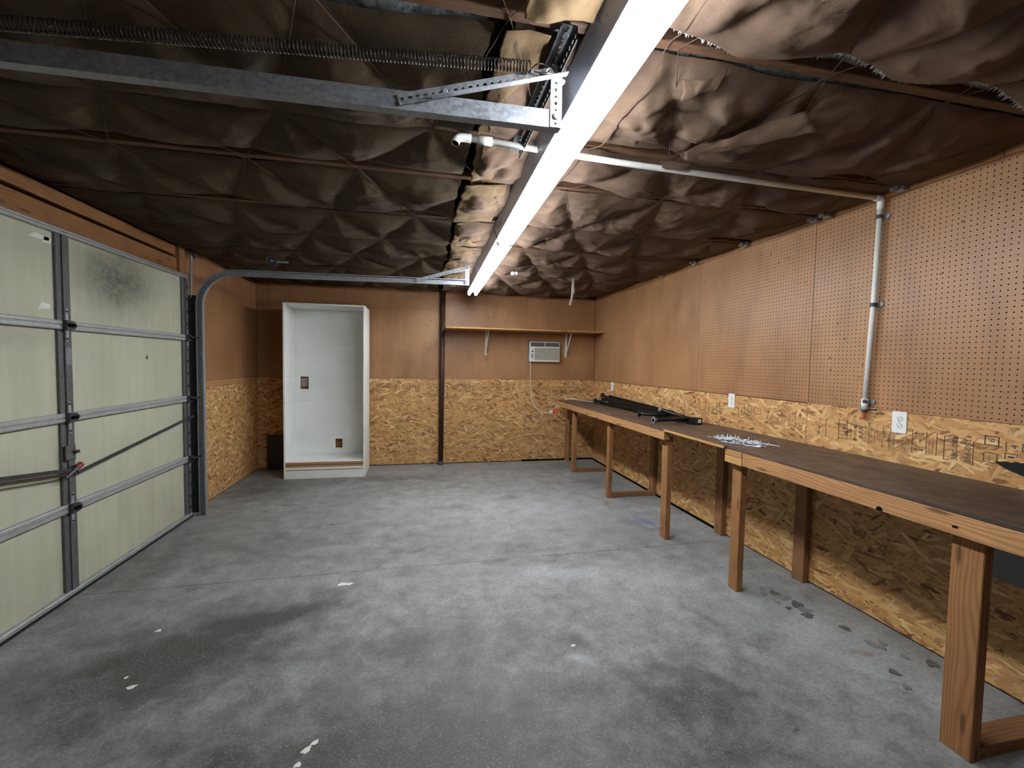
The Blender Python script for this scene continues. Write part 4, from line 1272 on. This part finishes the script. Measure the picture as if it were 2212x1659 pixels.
S.text('4', 1.388, 1.108, .036); S.rect(1.427, 1.43, 1.10, 1.135); S.rect(1.372, 1.375, 1.10, 1.135)
S.rect(1.385, 1.43, 1.082, 1.085); S.rect(1.428, 1.431, 1.058, 1.085); S.rect(1.40, 1.42, 1.065, 1.072)
S.done('ink', sheetR)
S = Stamp()
for i, (y, z0_, z1_, sz) in enumerate(((2.140, 1.02, 1.12, .013), (2.05, 1.01, 1.13, .012), (2.015, 1.02, 1.13, .016), (1.998, 1.02, 1.12, .013), (1.982, 1.04, 1.11, .012), (1.968, 1.03, 1.10, .012), (1.94, 1.06, 1.12, .018), (1.925, 1.04, 1.10, .014),
                                      (1.892, 1.01, 1.10, .022), (1.868, 1.02, 1.09, .018), (1.848, 1.02, 1.09, .012), (1.832, 1.01, 1.09, .014), (1.818, 1.03, 1.10, .012), (1.765, 1.05, 1.10, .010), (1.722, 1.02, 1.125, .012), (1.706, 1.02, 1.125, .014), (1.48, 1.035, 1.065, .014))):
    junk(S, y, z0_, z1_, sz, i)
S.done('ink_faded', sheetR)
S = Stamp()
sheet2 = OSB_R[2]
S.frame(3.035, 3.105, 1.035, 1.150, .003); S.rect(3.042, 3.098, 1.058, 1.060); S.text('081', 3.055, 1.07, .03)
S.frame(2.935, 2.995, 1.085, 1.148, .003); S.text('40', 2.952, 1.10, .028); S.frame(2.865, 2.93, 1.085, 1.135, .003); S.text('16', 2.885, 1.10, .026)
S.rect(2.985, 2.988, 1.03, 1.07); S.text('II', 2.955, 1.035, .03)
for y in (2.79, 2.745, 2.70): S.rect(y, y + .0025, 1.03, 1.145)
S.arrow(2.705, 2.74, 1.125); S.arrow(2.705, 2.74, 1.045)
for y in (3.33, 3.375): S.rect(y, y + .004, 1.03, 1.135)
for k in range(5): S.rect(3.345, 3.372, 1.045 + .02 * k, 1.048 + .02 * k)
for y, sz in ((2.77, .014), (2.755, .012), (2.68, .02), (2.655, .016), (2.635, .014), (2.59, .02), (2.565, .024), (2.545, .014), (3.42, .03), (3.47, .024), (3.52, .03), (3.60, .03), (3.66, .024), (3.76, .03), (3.84, .034), (3.95, .03), (4.05, .034), (4.2, .034), (4.3, .03)):
    junk(S, y, 1.03, 1.13, sz, int(y * 100))
S.done('ink_faded', sheet2)
# stamps on the back wall
def BW(x, z, k=.0006): return Vector((x, YB - k, z))
for sheet, xa, xb in ((2, -.60, .22), (3, .36, 1.35), (4, 1.62, 2.5)):
    S = Stamp(); RWo = RW
    S.bm = bmesh.new()
    def rect(a0, a1, b0, b1): prism([(a0, b0), (a1, b0), (a1, b1), (a0, b1)], .0004, lambda a, b, c: BW(a, b, .0004 + c), S.bm)
    r = random.Random(sheet)
    zc = 1.10 if sheet < 4 else 1.06
    x = xa
    while x < xb:
        k = r.random()
        if k < .3:
            ww = r.uniform(.04, .075); z0_, z1_ = zc - r.uniform(.02, .05), zc + .045
            for q in ((x, x + .004, z0_, z1_), (x + ww - .004, x + ww, z0_, z1_), (x, x + ww, z0_, z0_ + .004), (x, x + ww, z1_ - .004, z1_)): rect(*q)
            text_mesh(r.choice(['16', '24', '081', '7']), .034, lambda a, b: BW(x + ww * .72 - b, zc - .03 + a), S.bm)
            x += ww + .02
        elif k < .5:
            for q in range(5): rect(x, x + .06, zc - .05 + q * .023, zc - .047 + q * .023)
            rect(x, x + .003, zc - .055, zc + .05); x += .085
        elif k < .75:
            text_mesh(r.choice(['RATED', 'SHEATH', '24/16', 'EXPOS 1', 'STRENG']), .026, lambda a, b: BW(x + .02 - b, zc - .05 + a), S.bm); x += .04
        else:
            rect(x, x + .004, zc - .055, zc + .05); x += .03
    par = [c for c in wb.children if c.name.startswith('strand')][sheet - 1 if sheet > 0 else 0]
    emit('printed_stamp', S.bm, 'ink_faded', par)

# ------------------------------------------------------------------ black bed-frame rails on the bench
bf = thing('metal_frame', (2.34, 4.4, .936), 'bundle of black folded metal frame rails with flared feet on the bench', 'metal frame')
ZT = .937
def lrail(p, q, w_, flip, nm):
    p, q = Vector(p), Vector(q)
    d = (q - p).normalized(); up = Vector((0, 0, 1)); sd = d.cross(up).normalized() * flip
    L = (q - p).length
    t = .004
    poly = [(0, 0), (w_, 0), (w_, t), (t, t), (t, w_), (0, w_)]
    return emit(nm, prism(poly, L, lambda a, b, c: p + d * c + sd * a + up * b), 'black_paint', bf)
lrail((2.40, 5.42, ZT + .005), (2.43, 3.42, ZT), .048, 1, 'rail')
lrail((2.36, 5.40, ZT + .030), (2.37, 3.36, ZT + .004), .050, 1, 'rail')
lrail((2.33, 5.38, ZT + .002), (2.33, 3.50, ZT), .046, 1, 'rail')
lrail((2.42, 5.30, ZT + .075), (2.40, 3.75, ZT + .030), .045, -1, 'cross_bar')
lrail((2.38, 5.36, ZT + .055), (2.36, 3.62, ZT + .020), .040, -1, 'cross_bar')
emit('end_bracket', box(2.365, 2.425, 3.355, 3.46, ZT + .001, ZT + .058, bevel=.004), 'black_paint', bf)
emit('bracket_sticker', box(2.378, 2.410, 3.3535, 3.3555, ZT + .018, ZT + .048), 'white_plastic', bf)
def foot_leg(p, q, r=.017, rf=.032, cap='black_rubber'):
    """leg from root p to its flared glide at q"""
    p, q = Vector(p), Vector(q)
    d = (q - p).normalized()
    lg = emit('folding_leg', tube([p, q - d * .05, q - d * .02], r, 12, radii=[r, r, r * 1.1]), 'black_paint', bf, smooth=True)
    emit('glide_foot', tube([q - d * .028, q - d * .012, q - d * .006, q], rf, 14, radii=[r * 1.1, rf * .85, rf, rf * .97]), cap, lg)
    emit('glide_recess', tube([q, q + d * .001], rf * .55, 12), 'slot_black', lg)
foot_leg((2.34, 3.72, ZT + .045), (2.115, 3.93, ZT + .033))
foot_leg((2.33, 3.43, ZT + .045), (2.005, 3.455, ZT + .033), cap='grey_plastic')
foot_leg((2.38, 3.52, ZT + .040), (2.30, 3.84, ZT + .085), cap='grey_plastic')
foot_leg((2.34, 5.10, ZT + .040), (2.285, 5.43, ZT + .033))
foot_leg((2.40, 5.10, ZT + .065), (2.405, 5.47, ZT + .105))
emit('rivet_tag', box(2.38, 2.395, 5.415, 5.42, ZT + .04, ZT + .065), 'white_plastic', bf)

# ------------------------------------------------------------------ pile of pegboard hooks
def hook_mesh(kind, L):
    r = .0027
    if kind == 0:      # J hook
        p = [(0, 0, .006), (0, 0, .0), (.012, 0, -.002), (L * .8, 0, 0), (L * .95, 0, .006), (L, 0, .018)]
    elif kind == 1:    # straight peg with stem
        p = [(-.004, 0, .016), (0, 0, .004), (.008, 0, 0), (L * .6, 0, 0), (L, 0, .003)]
    elif kind == 2:    # curved hook
        p = [(0, 0, .014), (0, 0, 0)] + [(.018 + .018 * math.sin(a), 0, -.018 + .018 * math.cos(a)) for a in (0, .7, 1.4, 2.1, 2.8)]
        p = [(x, z * .9, 0.0) for x, y, z in p]
    else:              # double-prong
        p = [(0, -.012, 0), (L * .5, -.012, .002), (L * .55, 0, .004), (L * .5, .012, .002), (0, .012, 0)]
    bm = tube(spline(p, 3), r, 5)
    zmin = min(v_.co.z for v_ in bm.verts)
    for v_ in bm.verts: v_.co.z -= zmin
    me = bpy.data.meshes.new('pegboard_hook')
    bmesh.ops.recalc_face_normals(bm, faces=bm.faces)
    for f_ in bm.faces: f_.smooth = True
    bm.to_mesh(me); bm.free()
    me.materials.append(MAT['hook_zinc'])
    return me
HK = [hook_mesh(k, L) for k, L in ((0, .06), (1, .05), (2, .05), (3, .06), (0, .045), (1, .07))]
rr = random.Random(11)
for i in range(78):
    o = bpy.data.objects.new('pegboard_hook', HK[i % len(HK)])
    a = rr.random() * 2 * PI; q = math.sqrt(rr.random())
    y = 2.555 + .185 * q * math.cos(a); x = 2.135 + .075 * q * math.sin(a) - .10 * (y - 2.555)
    hgt = .024 * (1 - q) ** 1.2
    o.location = (x, y, .9362 + rr.random() * hgt)
    o.rotation_euler = (rr.uniform(-.15, .15) if hgt > .008 else 0, rr.uniform(-.12, .12) if hgt > .008 else 0, rr.random() * 2 * PI)
    if i % 19 == 7: o.rotation_euler = (PI / 2, 0, rr.random() * 6); o.location.z += .012
    COL.objects.link(o)
    tag(o, 'shiny short metal peg hook in the heap on the workbench', 'hook', 'heap of pegboard hooks')
def long_hook(pts, label):
    bm = tube(spline(pts, 4), .0026, 6)
    c = pts[len(pts) // 2]
    o = emit('pegboard_hook', bm, 'hook_zinc', None, smooth=True, origin=(c[0], c[1], .9365))
    tag(o, label, 'hook', 'heap of pegboard hooks')
z = .9392
long_hook([(2.03, 2.60, z), (2.035, 2.55, z), (2.085, 2.45, z), (2.125, 2.37, z), (2.135, 2.355, z + .012), (2.115, 2.345, z + .012), (2.115, 2.34, z)], 'longest white hook lying along the front of the heap')
long_hook([(2.20, 2.53, z + .01), (2.215, 2.51, z + .01), (2.225, 2.49, z + .004), (2.26, 2.42, z + .002), (2.285, 2.385, z), (2.275, 2.365, z)], 'long bent hook sticking out of the right side of the heap')
long_hook([(2.14, 2.665, z + .006), (2.15, 2.655, z + .008), (2.165, 2.64, z + .01), (2.17, 2.635, z + .035)], 'hook standing upright at the left of the heap')
pl = emit('hook_plate', box(2.095, 2.125, 2.475, 2.51, .955, .9575), 'hook_zinc', None, origin=(2.11, 2.49, .9365))
tag(pl, 'small flat metal plate lying on the heap of hooks', 'plate')
